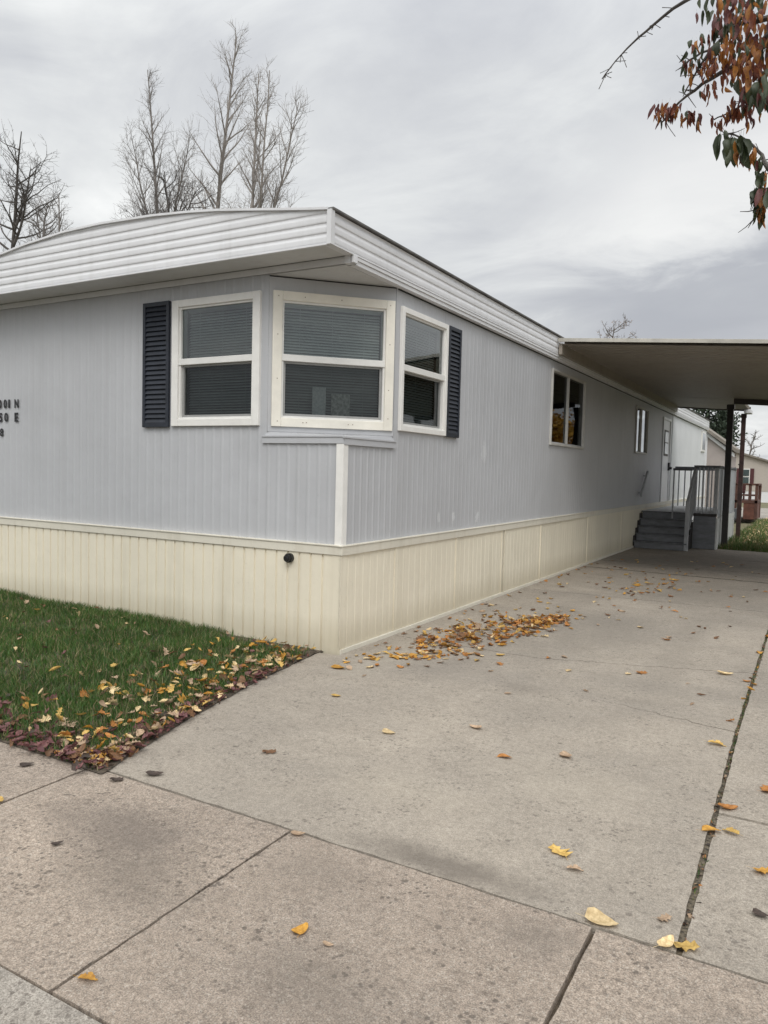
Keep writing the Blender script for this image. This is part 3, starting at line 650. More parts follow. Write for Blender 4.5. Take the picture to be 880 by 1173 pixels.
# ---- shutters
def shutter(F, s0, s1, z0, z1, lab):
    w = MB(); t_ = 0.034; d0 = 0.010
    w.lbox(F, s0, s0+t_, d0, 0.036, z0, z1); w.lbox(F, s1-t_, s1, d0, 0.036, z0, z1)
    w.lbox(F, s0+t_, s1-t_, d0, 0.035, z0, z0+0.04); w.lbox(F, s0+t_, s1-t_, d0, 0.035, z1-0.04, z1)
    w.lbox(F, s0+0.01, s1-0.01, 0.004, d0+0.001, z0+0.01, z1-0.01)
    o = w.build('shutter', M_shutter, home, 0.003); o['label'] = lab
    w = MB(); n = 24; hh = (z1-z0-0.08)/n
    for i in range(n):
        z = z0+0.04+i*hh
        w.hexa([F(s0+t_,0.012,z+0.001), F(s1-t_,0.012,z+0.001), F(s1-t_,0.034,z+0.002), F(s0+t_,0.034,z+0.002), F(s0+t_,0.012,z+hh-0.002), F(s1-t_,0.012,z+hh-0.002), F(s1-t_,0.016,z+hh-0.002), F(s0+t_,0.016,z+hh-0.002)])
    w.build('louvres', M_shutter, o)
shutter(F_front, fx(-5.535), fx(-5.20), 1.842, 2.992, 'dark navy louvred shutter left of the front window')
shutter(F_side, sy(6.965), sy(7.265), 1.85, 2.965, 'dark navy louvred shutter right of the side window')

# ---- address lettering
def text_mesh(body, size, name, mat, parent, F, s, z, wx=0.8, ext=0.0015):
    cu = bpy.data.curves.new(name, 'FONT'); cu.body = body; cu.size = size; cu.extrude = ext; cu.offset = size*0.034; cu.space_character = 1.0; cu.resolution_u = 3
    tmp = bpy.data.objects.new('tmp', cu); col.objects.link(tmp); bpy.context.view_layer.update()
    me = bpy.data.meshes.new_from_object(tmp.evaluated_get(bpy.context.evaluated_depsgraph_get())); col.objects.unlink(tmp); bpy.data.objects.remove(tmp)
    vs = np.empty(len(me.vertices)*3); me.vertices.foreach_get('co', vs); vs = vs.reshape(-1, 3); x0, x1 = vs[:,0].min(), vs[:,0].max(); y0, y1 = vs[:,1].min(), vs[:,1].max()
    out = np.array([F(s + (q[0]-x0)*wx, 0.0115+q[2]+ext, z + (q[1]-y0)) for q in vs]); me.vertices.foreach_set('co', out.ravel()); me.materials.clear(); me.materials.append(mat); me.name = name
    return link(name, me, None, parent), (x1-x0)*wx
def word(chars, z, h):
    for ch, x0, wd in chars:
        o, ww = text_mesh(ch, h*1.39, 'house_number', M_letter, home, F_front, fx(x0), z, 1.0)
        if ww > 1e-6:      # squeeze to the width of the sticker
            me = o.data; off = fx(x0)+XE; 
            for vv in me.vertices: vv.co.x = off + (vv.co.x-off)*wd/ww
word([('1', -7.875, 0.030), ('0', -7.775, 0.060), ('0', -7.680, 0.058), ('1', -7.597, 0.028), ('N', -7.490, 0.068)], 2.062, 0.088)
word([('2', -7.855, 0.058), ('5', -7.765, 0.062), ('0', -7.668, 0.066), ('E', -7.490, 0.062)], 1.915, 0.092)
word([('8', -7.745, 0.060)], 1.757, 0.082)

# ---- door
w = MB(); F = F_side; a, b = sy(19.35), sy(20.45)
w.lbox(F, a, a+0.06, 0, 0.03, 0.80, 2.96); w.lbox(F, b-0.06, b, 0, 0.03, 0.80, 2.96); w.lbox(F, a+0.06, b-0.06, 0, 0.028, 2.90, 2.96)
dr = w.build('door', M_door, home, 0.004); dr['label'] = 'white side door with small window above the grey porch'
w = MB(); w.lbox(F, a+0.06, b-0.06, -0.04, 0.004, 0.82, 2.90); w.build('door_leaf', M_door, dr, 0.003)
w = MB(); w.lbox(F, a+0.28, b-0.28, 0.004, 0.016, 2.02, 2.66); w.build('door_window', M_beam, dr, 0.002)
w = MB(); w.lbox(F, a+0.33, b-0.33, 0.015, 0.020, 2.07, 2.33); w.lbox(F, a+0.33, b-0.33, 0.015, 0.020, 2.36, 2.61); w.build('pane', M('frosted_pane', (0.75, 0.77, 0.78), 0.25), dr)
w = MB(); w.lbox(F, b-0.16, b-0.10, 0.004, 0.05, 1.66, 1.86); w.tube([F(b-0.13, 0.05, 1.72), F(b-0.13, 0.10, 1.72)], 0.03, 10); w.build('handle', M_black, dr)
w = MB(); w.lbox(F, sy(26.4), sy(27.2), 0.0, 0.04, 2.35, 3.02); wq = w.build('window', M_frame, home, 0.004)
w = MB(); w.lbox(F, sy(26.47), sy(27.13), 0.04, 0.044, 2.42, 2.95); w.build('pane', M('bright_far_pane', (0.35, 0.37, 0.4), 0.2), wq)
w = MB(); F = F_side; w.bar((-3.225, 16.68, 1.08), (-3.225, 17.33, 1.60), 0.045, 0.06); w.bar((-3.30, 16.78, 1.14), (-3.225, 16.78, 1.14), 0.03); w.bar((-3.30, 17.24, 1.51), (-3.225, 17.24, 1.51), 0.03)
w.build('handrail', M_rail, home, 0.004)

# papers standing inside the bay window
w = MB(); w.lbox(F_bay, 0.395, 0.515, -0.062, -0.058, 1.935, 2.205); tag(w.build('paper_notice', M_paper, bevel=0), 'tall pale paper standing behind the lower glass of the corner bay window', 'paper')
w = MB(); w.lbox(F_bay, 0.565, 0.735, -0.067, -0.063, 1.935, 2.155); tag(w.build('paper_notice', M('dim_paper', (0.62, 0.62, 0.58), 0.8, 0.45, 40)), 'wider dim paper right of the tall one behind the bay window glass', 'paper')

# ------------------------------------------------------------------ carport
cp = empty('carport', (-1.3, 10.4, 0)); tag(cp, 'flat beige metal carport roof on dark posts reaching over the driveway from the grey home', 'carport')
DZ = lambda x: 3.320 - 0.070*(x+3.3)
def deck(y0, y1, x0, x1, mb):
    ys_ = []; per = 0.155; y = y0
    while y < y1-0.01:
        ys_ += [(y, 0), (y+per*0.62, 0), (y+per*0.70, 0.042), (y+per*0.90, 0.042)]; y += per
    ys_.append((y1, 0)); n = len(mb.v)
    for (yy, o) in ys_:
        yy = min(yy, y1)
        for x in (x0, (x0+x1)/2, x1):
            sag = -0.010*math.sin(math.pi*(x-x0)/(x1-x0)) + 0.004*noise.noise((yy*0.9, x, 0)); mb.v.append((x, yy, DZ(x)-0.0+o+sag))
    for i in range(len(ys_)-1):
        for k in range(2): a = n+i*3+k; mb.f.append((a, a+1, a+4, a+3))
    mb.hexa([(x0, y0, DZ(x0)+0.048), (x1, y0, DZ(x1)+0.048), (x1, y1, DZ(x1)+0.048), (x0, y1, DZ(x0)+0.048), (x0, y0, DZ(x0)+0.07), (x1, y0, DZ(x1)+0.07), (x1, y1, DZ(x1)+0.07), (x0, y1, DZ(x0)+0.07)])
w = MB(); deck(10.42, 17.80, -3.16, 2.6, w); deck(17.80, 20.68, -3.16, -1.50, w); w.build('roof_deck', M_carport, cp)  # unseen width on the right extended to darken the underside
w = MB()
def edge(mb, x0, y0, x1, y1, lo, hi, t):
    mb.hexa([(x0, y0, DZ(x0)+lo), (x1, y0, DZ(x1)+lo), (x1, y1+t, DZ(x1)+lo), (x0, y0+t, DZ(x0)+lo), (x0, y0, DZ(x0)+hi), (x1, y0, DZ(x1)+hi), (x1, y1+t, DZ(x1)+hi), (x0, y0+t, DZ(x0)+hi)])
w.hexa([(-3.215, 10.39, DZ(-3.215)+.028), (2.62, 10.39, DZ(2.62)+.028), (2.62, 10.412, DZ(2.62)+.028), (-3.215, 10.412, DZ(-3.215)+.028), (-3.215, 10.39, DZ(-3.215)+.078), (2.62, 10.39, DZ(2.62)+.078), (2.62, 10.412, DZ(2.62)+.078), (-3.215, 10.412, DZ(-3.215)+.078)]); w.build('edge_trim', M('pale_edge_trim', (0.45, 0.43, 0.38), 0.5, 0.15, 6), cp, 0.002)
w = MB(); w.box(-3.212, -3.165, 10.44, 20.6, 3.172, 3.318); w.build('ledger', M_carport, cp)
w = MB(); edge(w, -3.18, 20.66, -1.48, 20.66, -0.035, 0.075, 0.04); w.build('beam', M_beam, cp, 0.003)
w = MB(); edge(w, -1.60, 17.70, 2.62, 17.70, -0.115, -0.002, 0.09); w.build('beam', M_beam, cp, 0.003)
w = MB(); w.box(-1.60, -1.44, 20.3, 20.75, 3.09, 3.18); w.build('gutter_end', M_white, cp, 0.01)
def post(x, y, wd, ztop, mat, lab):
    w = MB(); w.box(x-wd/2, x+wd/2, y-wd/2, y+wd/2, 0.012, ztop); w.box(x-wd*0.9, x+wd*0.9, y-wd*0.9, y+wd*0.9, 0.0, 0.012)
    w.box(x-wd*0.62, x+wd*0.62, y-wd*0.62, y+wd*0.62, ztop-0.10, ztop-0.003)
    o = w.build('post', mat, cp, 0.006); o['label'] = lab
post(-1.655, 17.74, 0.12, 3.075, M_post, 'near black post beside the porch'); post(-1.62, 20.62, 0.10, 3.10, M_rust, 'rust brown post standing in the grass behind the black one')
for y in (10.9, 17.74): post(2.5, y, 0.11, DZ(2.5)-0.01 if y < 12 else DZ(2.5)-0.12, M_post, 'post at the outer carport edge')

# ------------------------------------------------------------------ porch with steps
po = empty('porch_steps', (-2.5, 17.1, 0)); tag(po, 'dark grey wooden steps and railed porch against the side door under the carport', 'porch')
w = MB()
for i in range(5):
    y = 16.33 + i*0.19; z = 0.15*(i+1)
    w.box(-3.25, -2.24, y, y+0.02, 0.15*i+0.0, z-0.032)         # riser
for i in range(4): w.box(-3.20, -2.26, 16.36+i*0.19, 17.1, 0.0, 0.15*i+0.06) 
w.build('riser', M_porch, po, 0.003)
w = MB()
for i in range(5): y = 16.33 + i*0.19; z = 0.15*(i+1); w.box(-3.27, -2.22, y-0.025, y+0.19 if i < 4 else y+0.25, z-0.03, z)
w.build('tread', M('worn_dark_tread', (0.125, 0.13, 0.14), 0.7, 0.3, 8), po, 0.004)
for x in (-3.275, -2.235):
    w = MB()
    for i in range(4): y = 16.33+i*0.19; w.box(x-0.018, x+0.018, y+0.03, y+0.215, 0.0, 0.15*(i+1)+0.10 if x < -3 else 0.15*(i+1)-0.04)
    w.build('stringer', M_post, po)
w = MB(); w.box(-3.27, -1.76, 17.12, 20.95, 0.722, 0.752); w.build('platform', M_tread, po, 0.004)
w = MB(); w.box(-2.215, -1.775, 17.10, 17.13, 0.0, 0.70); w.build('front_panel', M_porch, po, 0.004)
w = MB(); w.box(-2.23, -1.76, 17.07, 17.12, 0.69, 0.745); w.build('rim_board', M_post, po); w = MB(); w.box(-3.26, -1.76, 20.9, 20.95, 0.60, 0.72); w.build('rim_board', M_post, po)
w = MB(); w.box(-1.775, -1.745, 17.13, 20.9, 0.0, 0.66); w.build('side_skirt', M('white_porch_skirt', (0.62, 0.62, 0.6), 0.6, 0.1, 4), po)
w = MB(); F_p = frame_obj((-1.755, 17.13), (0, 1), (1, 0)); ribbed(w, F_p, 0, 3.77, 0.67, 1.70, SIDE_PROF, 0.14); w.build('side_panel', M('grey_sheet_panel', (0.42, 0.43, 0.45), 0.5, 0.1, 5), po)
w = MB(); w.bar((-2.24, 17.1, 1.735), (-1.74, 17.1, 1.735), 0.09, 0.045); w.bar((-1.755, 17.08, 1.735), (-1.755, 20.9, 1.735), 0.045, 0.045); w.bar((-3.2, 20.88, 1.73), (-1.76, 20.88, 1.73), 0.045, 0.09)
w.bar((-2.64, 16.98, 1.665), (-2.26, 16.98, 1.665), 0.05, 0.05)
w.build('top_rail', M('dark_grey_rail', (0.10, 0.105, 0.115), 0.5, 0.2, 8), po, 0.004)
for (x, y, z0, z1, wd) in ((-1.80, 17.11, 0.75, 1.71, 0.075), (-2.215, 17.11, 0.75, 1.71, 0.06), (-2.235, 16.36, 0.0, 1.02, 0.075), (-1.80, 20.87, 0.75, 1.71, 0.07)):
    w = MB(); w.box(x-wd/2, x+wd/2, y-wd/2, y+wd/2, z0, z1); w.build('newel_post', M_rail, po, 0.005)
w = MB(); w.bar((-2.235, 16.33, 1.00), (-2.215, 17.12, 1.70), 0.05, 0.07); w.bar((-2.235, 16.36, 0.30), (-2.215, 17.1, 0.86), 0.035, 0.045); w.build('stair_rail', M_rail, po, 0.003)
for k, x in enumerate((-2.13, -2.05, -1.97, -1.89)):
    w = MB(); w.box(x-0.012, x+0.012, 17.09, 17.115, 0.75, 1.715); w.build('baluster', M_rail, po)
for k in range(4):
    t_ = (k+0.8)/4.6; y = 16.36+0.74*t_; w = MB(); w.box(-2.24, -2.215, y-0.012, y+0.012, 0.30+0.56*t_, 1.02+0.68*t_); w.build('baluster', M_rail, po)
for k in range(9):
    x = -3.1+k*0.145; w = MB(); w.box(x-0.015, x+0.015, 20.87, 20.90, 0.75, 1.69); w.build('baluster', M_rail, po)
w = MB(); w.bar((-2.62, 16.98, 1.66), (-2.62, 16.98, 0.62), 0.028); w.build('baluster', M_rail, po)

# ------------------------------------------------------------------ homes further off
def simple_house(name, lab, x0, x1, y0, y1, zb, zl, zr, peak, wallm, roofm, skirtm=None, zs=0.7, cat='house', trim=None):
    """gable faces the camera; peak = (x, z)"""
    h = empty(name, ((x0+x1)/2, y0, zb)); tag(h, lab, cat); px_, pz = peak
    w = MB(); b0 = zs if skirtm else zb; n = 0
    prof = [(x0, b0), (x1, b0), (x1, zr), (px_, pz), (x0, zl)]
    w.v += [(x, y0, z) for x, z in prof] + [(x, y1, z) for x, z in prof]; w.f += [(0,1,2,3,4), (9,8,7,6,5)] + [(i, (i+1) % 5, (i+1) % 5+5, i+5) for i in range(5)]
    w.build('wall', wallm, h)
    w = MB()
    for (xa, za, xb, zb_) in ((x0-0.2, zl-0.06, px_, pz), (px_, pz, x1+0.2, zr-0.06)):
        w.hexa([(xa, y0-0.25, za+0.01), (xb, y0-0.25, zb_+0.01), (xb, y1+0.2, zb_+0.01), (xa, y1+0.2, za+0.01), (xa, y0-0.25, za+0.14), (xb, y0-0.25, zb_+0.14), (xb, y1+0.2, zb_+0.14), (xa, y1+0.2, za+0.14)])
    w.build('roof', roofm, h)
    if skirtm: w = MB(); w.box(x0+0.02, x1-0.02, y0+0.02, y1-0.02, zb, zs+0.002); w.build('skirting', skirtm, h)
    return h
M_beige = M('beige_siding', (0.43, 0.385, 0.34), 0.7, 0.06, 4, stretch=(1, 1, 8))
M_pinkish = M('rosy_beige_siding', (0.42, 0.37, 0.345), 0.7, 0.06, 4)
M_shingle = M('tan_grey_shingle', (0.22, 0.195, 0.165), 0.9, 0.25, 6, 0.3, 30)
h2 = simple_house('neighbour_home', 'rosy beige home with white corner post seen past the end of the grey home', -7.2, -2.76, 30.0, 32.6, 0, 2.3, 2.50, (-4.3, 3.72), M_pinkish, M_shingle, None)
w = MB(); w.box(-3.70, -3.52, 29.94, 30.0, 0.0, 3.12); w.build('corner_post', M_door, h2); 
w = MB(); w.hexa([(-3.60, 29.90, 3.06), (-2.60, 29.90, 2.27), (-2.60, 29.99, 2.27), (-3.60, 29.99, 3.06), (-3.60, 29.90, 3.20), (-2.60, 29.90, 2.41), (-2.60, 29.99, 2.41), (-3.60, 29.99, 3.20)]); w.build('rake_board', M_door, h2)
h3 = simple_house('beige_house', 'low beige house with maroon window shutters beyond the back lane', -9.6, -1.2, 60.0, 72, -0.16, 2.4, 2.18, (-5.6, 3.52), M_beige, M_shingle, M_white, 0.62)
w = MB(); w.box(-4.72, -4.12, 59.93, 59.99, 1.12, 2.22); wi = w.build('window', M_frame, h3); w = MB(); w.box(-4.66, -4.18, 59.90, 59.93, 1.18, 1.62); w.box(-4.66, -4.18, 59.90, 59.93, 1.70, 2.16); w.build('pane', M('dim_pane', (0.06, 0.08, 0.08), 0.2), wi)
for x in (-5.0, -4.12):
    w = MB(); w.box(x, x+0.26, 59.92, 59.985, 1.08, 2.24); w.build('shutter', M('maroon_shutter', (0.07, 0.018, 0.02), 0.6), h3)
dk = empty('wooden_deck', (-2.3, 31.2, 0)); tag(dk, 'small rust red wooden deck with rails behind the carport posts', 'deck')
M_red = M('rust_red_stain', (0.095, 0.042, 0.030), 0.7, 0.3, 5)
w = MB(); w.box(-2.62, -1.84, 31.0, 33.0, 0.60, 0.70); w.build('platform', M_red, dk)
w = MB(); w.box(-2.30, -1.86, 31.02, 31.08, 0.0, 0.60); w.box(-1.90, -1.86, 31.08, 32.9, 0.0, 0.60); w.build('skirt_boards', M('red_brown_boards', (0.135, 0.052, 0.034), 0.7, 0.3, 6), dk)
for (x, y) in ((-1.88, 31.05), (-2.58, 31.05), (-1.88, 32.9), (-2.1, 31.05)):
    w = MB(); w.box(x-0.05, x+0.05, y-0.05, y+0.05, 0.0 if x != -2.1 else 0.7, 1.30); w.build('post', M_red, dk)
w = MB(); w.box(-2.65, -1.82, 31.0, 31.10, 1.26, 1.33); w.box(-1.93, -1.83, 31.10, 32.95, 1.26, 1.33); w.box(-2.6, -1.9, 31.03, 31.07, 0.86, 0.93); w.build('rail', M_red, dk)
w = MB(); w.box(-2.62, -2.34, 30.55, 30.85, 0.0, 0.34); w.box(-2.64, -2.32, 30.53, 30.87, 0.34, 0.39); tag(w.build('storage_bin', M('grey_bin', (0.12, 0.13, 0.14), 0.5), bevel=0.02), 'small dark grey bin on the grass left of the red deck', 'bin')
# dark shrub-like furniture on the deck: a maroon cushion chair
w = MB(); w.box(-2.60, -2.30, 31.3, 31.7, 0.95, 1.05); w.box(-2.60, -2.30, 31.66, 31.74, 1.05, 1.32); w.box(-2.58, -2.54, 31.32, 31.36, 0.70, 0.95); w.box(-2.36, -2.32, 31.32, 31.36, 0.70, 0.95); w.box(-2.58, -2.54, 31.66, 31.70, 0.70, 0.95); w.box(-2.36, -2.32, 31.66, 31.70, 0.70, 0.95)
tag(w.build('deck_chair', M('maroon_chair', (0.08, 0.02, 0.02), 0.6), bevel=0.015), 'dark maroon chair standing on the red deck', 'chair')

# ------------------------------------------------------------------ trees
def bend_path(rr, p, d, L, n, wig, upb):
    pts = [Vector(p)]; d = Vector(d).normalized()
    for i in range(n):
        d = (d + Vector((rr.gauss(0, wig), rr.gauss(0, wig), rr.gauss(0, wig)*0.7 + upb))).normalized(); pts.append(pts[-1] + d*(L/n))
    return pts, d
def bare_tree(lab, base, height, seed, mat, style='poplar', lean=(0, 0), spread=0.33, n1=26, start=0.35, rad=0.16, twigs=9, group=None, leaves=0, name='bare_tree', tw=0.0042, fork=None):
    rr = random.Random(seed); base = Vector(base); root = empty(name, base); tag(root, lab, 'tree', group)
    T = MB(); C_ = MB(); tips = []
    d0 = Vector((lean[0], lean[1], 1))
    trunk, _ = bend_path(rr, base, d0, height, 14, 0.010 if style == 'poplar' else 0.07, 0.02)
    tr = [rad*(1-i/14)**0.8 + 0.012 for i in range(15)]; T.tube(trunk, tr, 8)
    mains = [(trunk, tr, start, n1, 1.0)]
    if fork:
        for (t0, dx_, dy_, L) in fork:
            k = t0*14; i = int(k); p = trunk[i].lerp(trunk[i+1], k-i); f, _ = bend_path(rr, p, (dx_, dy_, 1), L, 12, 0.04, 0.03)
            fr = [tr[i]*0.62*(1-j/12)**0.85 + 0.010 for j in range(13)]; T.tube(f, fr, 7); mains.append((f, fr, 0.12, int(n1*0.8), 0.8))
    for (path, prad, st, nb, sc) in mains:
        N = len(path)-1
        for b in range(nb):
            t_ = st + (0.985-st)*((b+rr.random()*0.7)/nb); k = t_*N; i = min(N-1, int(k)); p = path[i].lerp(path[i+1], k-i)
            ax = (path[i+1]-path[i]).normalized(); az_ = rr.uniform(0, 2*math.pi); side = Vector((math.cos(az_), math.sin(az_), 0))
            if style == 'poplar': L = height*spread*sc*(1.02-t_)**0.75*rr.uniform(0.55, 1.05) + 0.25; ang = R(rr.uniform(22, 42)); wig = 0.06; upb = 0.035
            else: L = height*spread*sc*(1.15-t_)**0.6*rr.uniform(0.5, 1.1) + 0.3; ang = R(rr.uniform(38, 75)); wig = 0.17; upb = 0.03
            d = (ax*math.cos(ang) + side*math.sin(ang)); q, _ = bend_path(rr, p, d, L, 7, wig, upb)
            r0 = min(prad[i]*0.55, 0.02+L*0.014); C_.tube(q, [r0*(1-j/7)**0.9+tw*0.8 for j in range(8)], 5, False)
            for s in range(int(twigs*(0.5+L/2.2))):
                t2 = rr.uniform(0.12, 1.0); k2 = t2*7; i2 = min(6, int(k2)); p2 = q[i2].lerp(q[i2+1], k2-i2); ax2 = (q[i2+1]-q[i2]).normalized()
                sd_ = Vector((rr.gauss(0, 1), rr.gauss(0, 1), rr.gauss(0.25, 0.8))); sd_ -= ax2*sd_.dot(ax2); sd_.normalize()
                a2 = R(rr.uniform(25, 55) if style == 'poplar' else rr.uniform(35, 80)); L2 = min(L*0.5, rr.uniform(0.25, 0.85)*(1.15-0.5*t2)*(height/13)); d2 = ax2*math.cos(a2)+sd_*math.sin(a2)
                q2, _ = bend_path(rr, p2, d2, L2, 3, 0.10 if style == 'poplar' else 0.22, 0.04); C_.tube(q2, [tw*1.25, tw, tw*0.8, tw*0.5], 3, False); tips.append(q2[-1])
                for s3 in range(3 if style == 'poplar' else 4):
                    p3 = q2[1].lerp(q2[3], rr.random()); sd3 = Vector((rr.gauss(0, 1), rr.gauss(0, 1), rr.gauss(0.5, 0.8))).normalized(); L3 = rr.uniform(0.08, 0.30)*(height/13)
                    C_.tube([p3, p3+(d2.normalized()*0.6+sd3*0.7).normalized()*L3], [tw*0.8, tw*0.45], 3, False); tips.append(p3)
    T.build('trunk', mat, root); C_.build('crown', mat, root)
    if leaves:
        rn = np.random.RandomState(seed); P = np.array([tips[rr.randrange(len(tips))] for _ in range(leaves)]) + rn.normal(0, 0.05, (leaves, 3)); me = leaf_cards(P, rn, 0.075, 0.05)
        me.materials.append(M('clinging_brown_leaves', (0.22, 0.12, 0.05), 0.8, 0.3, 5)); link('leaves', me, None, root)
    return root
def leaf_cards(P, rn, L, W):
    n = len(P); d = rn.normal(0, 1, (n, 3)); d[:,2] -= 0.6; d /= np.linalg.norm(d, axis=1)[:,None]; u = np.cross(d, rn.normal(0, 1, (n, 3))); u /= np.linalg.norm(u, axis=1)[:,None]
    s = rn.uniform(0.7, 1.25, (n, 1)); a = P; b = P + d*L*0.5*s + u*W*0.5*s; c_ = P + d*L*s; e = P + d*L*0.5*s - u*W*0.5*s; V = np.stack([a, b, c_, e], 1).reshape(-1, 3); f = np.arange(n*4).reshape(-1, 4)
    return np_mesh('leaf_cards', V, f)
def bush_crown(root, centre, radii, n, seed, mat, L=0.12, W=0.09, clumps=60, cone=False, name='crown'):
    rn = np.random.RandomState(seed); c = np.array(centre); r = np.array(radii)
    u = rn.normal(0, 1, (clumps, 3)); u /= np.linalg.norm(u, axis=1)[:,None]; rad = rn.uniform(0.35, 1.0, (clumps, 1))**0.6; cc = u*rad
    if cone: h = rn.uniform(-1, 1, (clumps, 1)); cc = np.concatenate([cc[:, :2]*(1-h)/2*1.1, h], 1)
    cc = c + cc*r; k = rn.randint(0, clumps, n); sz = rn.uniform(0.10, 0.28, (clumps, 1))[k]*r.mean(); P = cc[k] + rn.normal(0, 1, (n, 3))*sz*np.array([1, 1, 0.7])
    me = leaf_cards(P, rn, L, W); me.materials.append(mat); me.name = name; return link(name, me, None, root)

bare_tree('tall bare poplar with straight leaning trunk, highest tree behind the bowed roof', (-17.65, 18, 0), 14.75, 21, M_bark_pale, 'poplar', (0.122, 0), 0.24, 38, 0.42, 0.11, 12)
bare_tree('slim upright bare poplar left of the tallest tree behind the roof', (-19.0, 19, 0), 14.9, 35, M_bark, 'poplar', (-0.03, 0), 0.17, 30, 0.48, 0.085, 11, fork=[(0.5, 0.34, 0, 5.0), (0.48, -0.24, 0, 5.6)])
bare_tree('bare fan-shaped tree of several stems right of the tallest tree behind the roof', (-14.7, 17, 0), 12.6, 48, M_bark_pale, 'poplar', (0.055, 0), 0.17, 26, 0.5, 0.085, 11, fork=[(0.50, 0.26, 0, 6.1), (0.52, 0.42, 0, 5.2), (0.42, -0.10, 0, 6.4)])
bare_tree('round-headed crooked bare tree with dark limb just above the bowed roof', (-15.95, 14, 0), 10.0, 63, M_bark_dark, 'round', (0.0, 0), 0.15, 24, 0.66, 0.10, 9, fork=[(0.74, 1.0, 0, 2.0), (0.72, -1.1, 0, 1.9)])
bare_tree('dark bare tree with crooked limbs cut by the left edge of the picture', (-18.9, 12, 0), 9.7, 79, M_bark_dark, 'round', (0.03, 0), 0.17, 15, 0.5, 0.10, 8, fork=[(0.76, 0.6, 0, 1.6), (0.72, 0.9, 0, 1.6)])
bare_tree('small bushy-topped bare tree right of the dark tree at the left edge', (-21.1, 15, 0), 10.0, 82, M_bark, 'round', (0.0, 0), 0.13, 30, 0.6, 0.14, 9, fork=[(0.6, -0.10, 0, 3.6)])
bare_tree('thin low bare tree barely topping the left slope of the roof', (-19.75, 15, 0), 9.35, 95, M_bark, 'poplar', (0.0, 0), 0.12, 18, 0.7, 0.07, 6)
bare_tree('distant rounded tree with a few clinging leaves above the carport edge', (-11.6, 45, 0), 10.5, 101, M_bark, 'round', (0.03, 0), 0.24, 24, 0.5, 0.16, 7, leaves=500, tw=0.012)
bare_tree('faint far bare tree over the beige house roof', (-7.6, 105, 0), 7.2, 111, M_bark, 'round', (0, 0), 0.33, 18, 0.35, 0.18, 6, tw=0.02)
M_ever = M('dark_evergreen_needles', (0.030, 0.045, 0.026), 0.8, 0.35, 1.5)
ev = empty('evergreen_tree', (-5.9, 50, 0)); tag(ev, 'dark evergreen tree showing between the grey home roof and the carport posts', 'tree'); w = MB(); w.tube([(-5.9, 50, 0), (-5.9, 50, 6.5)], [0.2, 0.04], 8); w.build('trunk', M_bark_dark, ev); bush_crown(ev, (-5.9, 50, 4.6), (1.25, 1.25, 3.1), 9000, 5, M_ever, 0.28, 0.13, 90)
# garden things round the place that the windows mirror
yt = empty('yellow_tree', (3.6, 31, 0)); tag(yt, 'autumn yellow tree beyond the back lawn to the right', 'tree'); w = MB(); w.tube([(3.6, 31, 0), (3.5, 31, 3.0)], [0.14, 0.08], 8); w.build('trunk', M_bark, yt); bush_crown(yt, (3.5, 31, 2.6), (1.5, 1.5, 2.0), 6000, 8, M('yellow_leaves', (0.50, 0.27, 0.03), 0.7, 0.3, 2), 0.16, 0.12)
simple_house('street_house', 'brown house across the street behind the camera', -2, 14, -26, -17, 0, 2.7, 2.7, (6, 4.6), M('brown_siding', (0.10, 0.085, 0.07), 0.8), M_shingle)
simple_house('side_neighbour_home', 'pale green mobile home across the next lawn to the right', 8.5, 13, 9, 30, 0, 2.9, 2.9, (10.7, 3.7), M('olive_siding', (0.14, 0.15, 0.13), 0.8), M_roof)
for i, (x, y, h, r) in enumerate([(-16, -16, 9, 2.6), (-9.5, -19, 11, 2.8)]):
    e = empty('evergreen_tree', (x, y, 0)); tag(e, ['broad dark spruce across the street behind the camera to the left', 'taller dark spruce across the street, nearer the brown house'][i], 'tree'); w = MB(); w.tube([(x, y, 0), (x, y, h*0.9)], [0.25, 0.05], 8); w.build('trunk', M_bark_dark, e); bush_crown(e, (x, y, h*0.55), (r, r, h*0.5), 14000, 12+i, M_ever, 0.40, 0.20, 110, True)

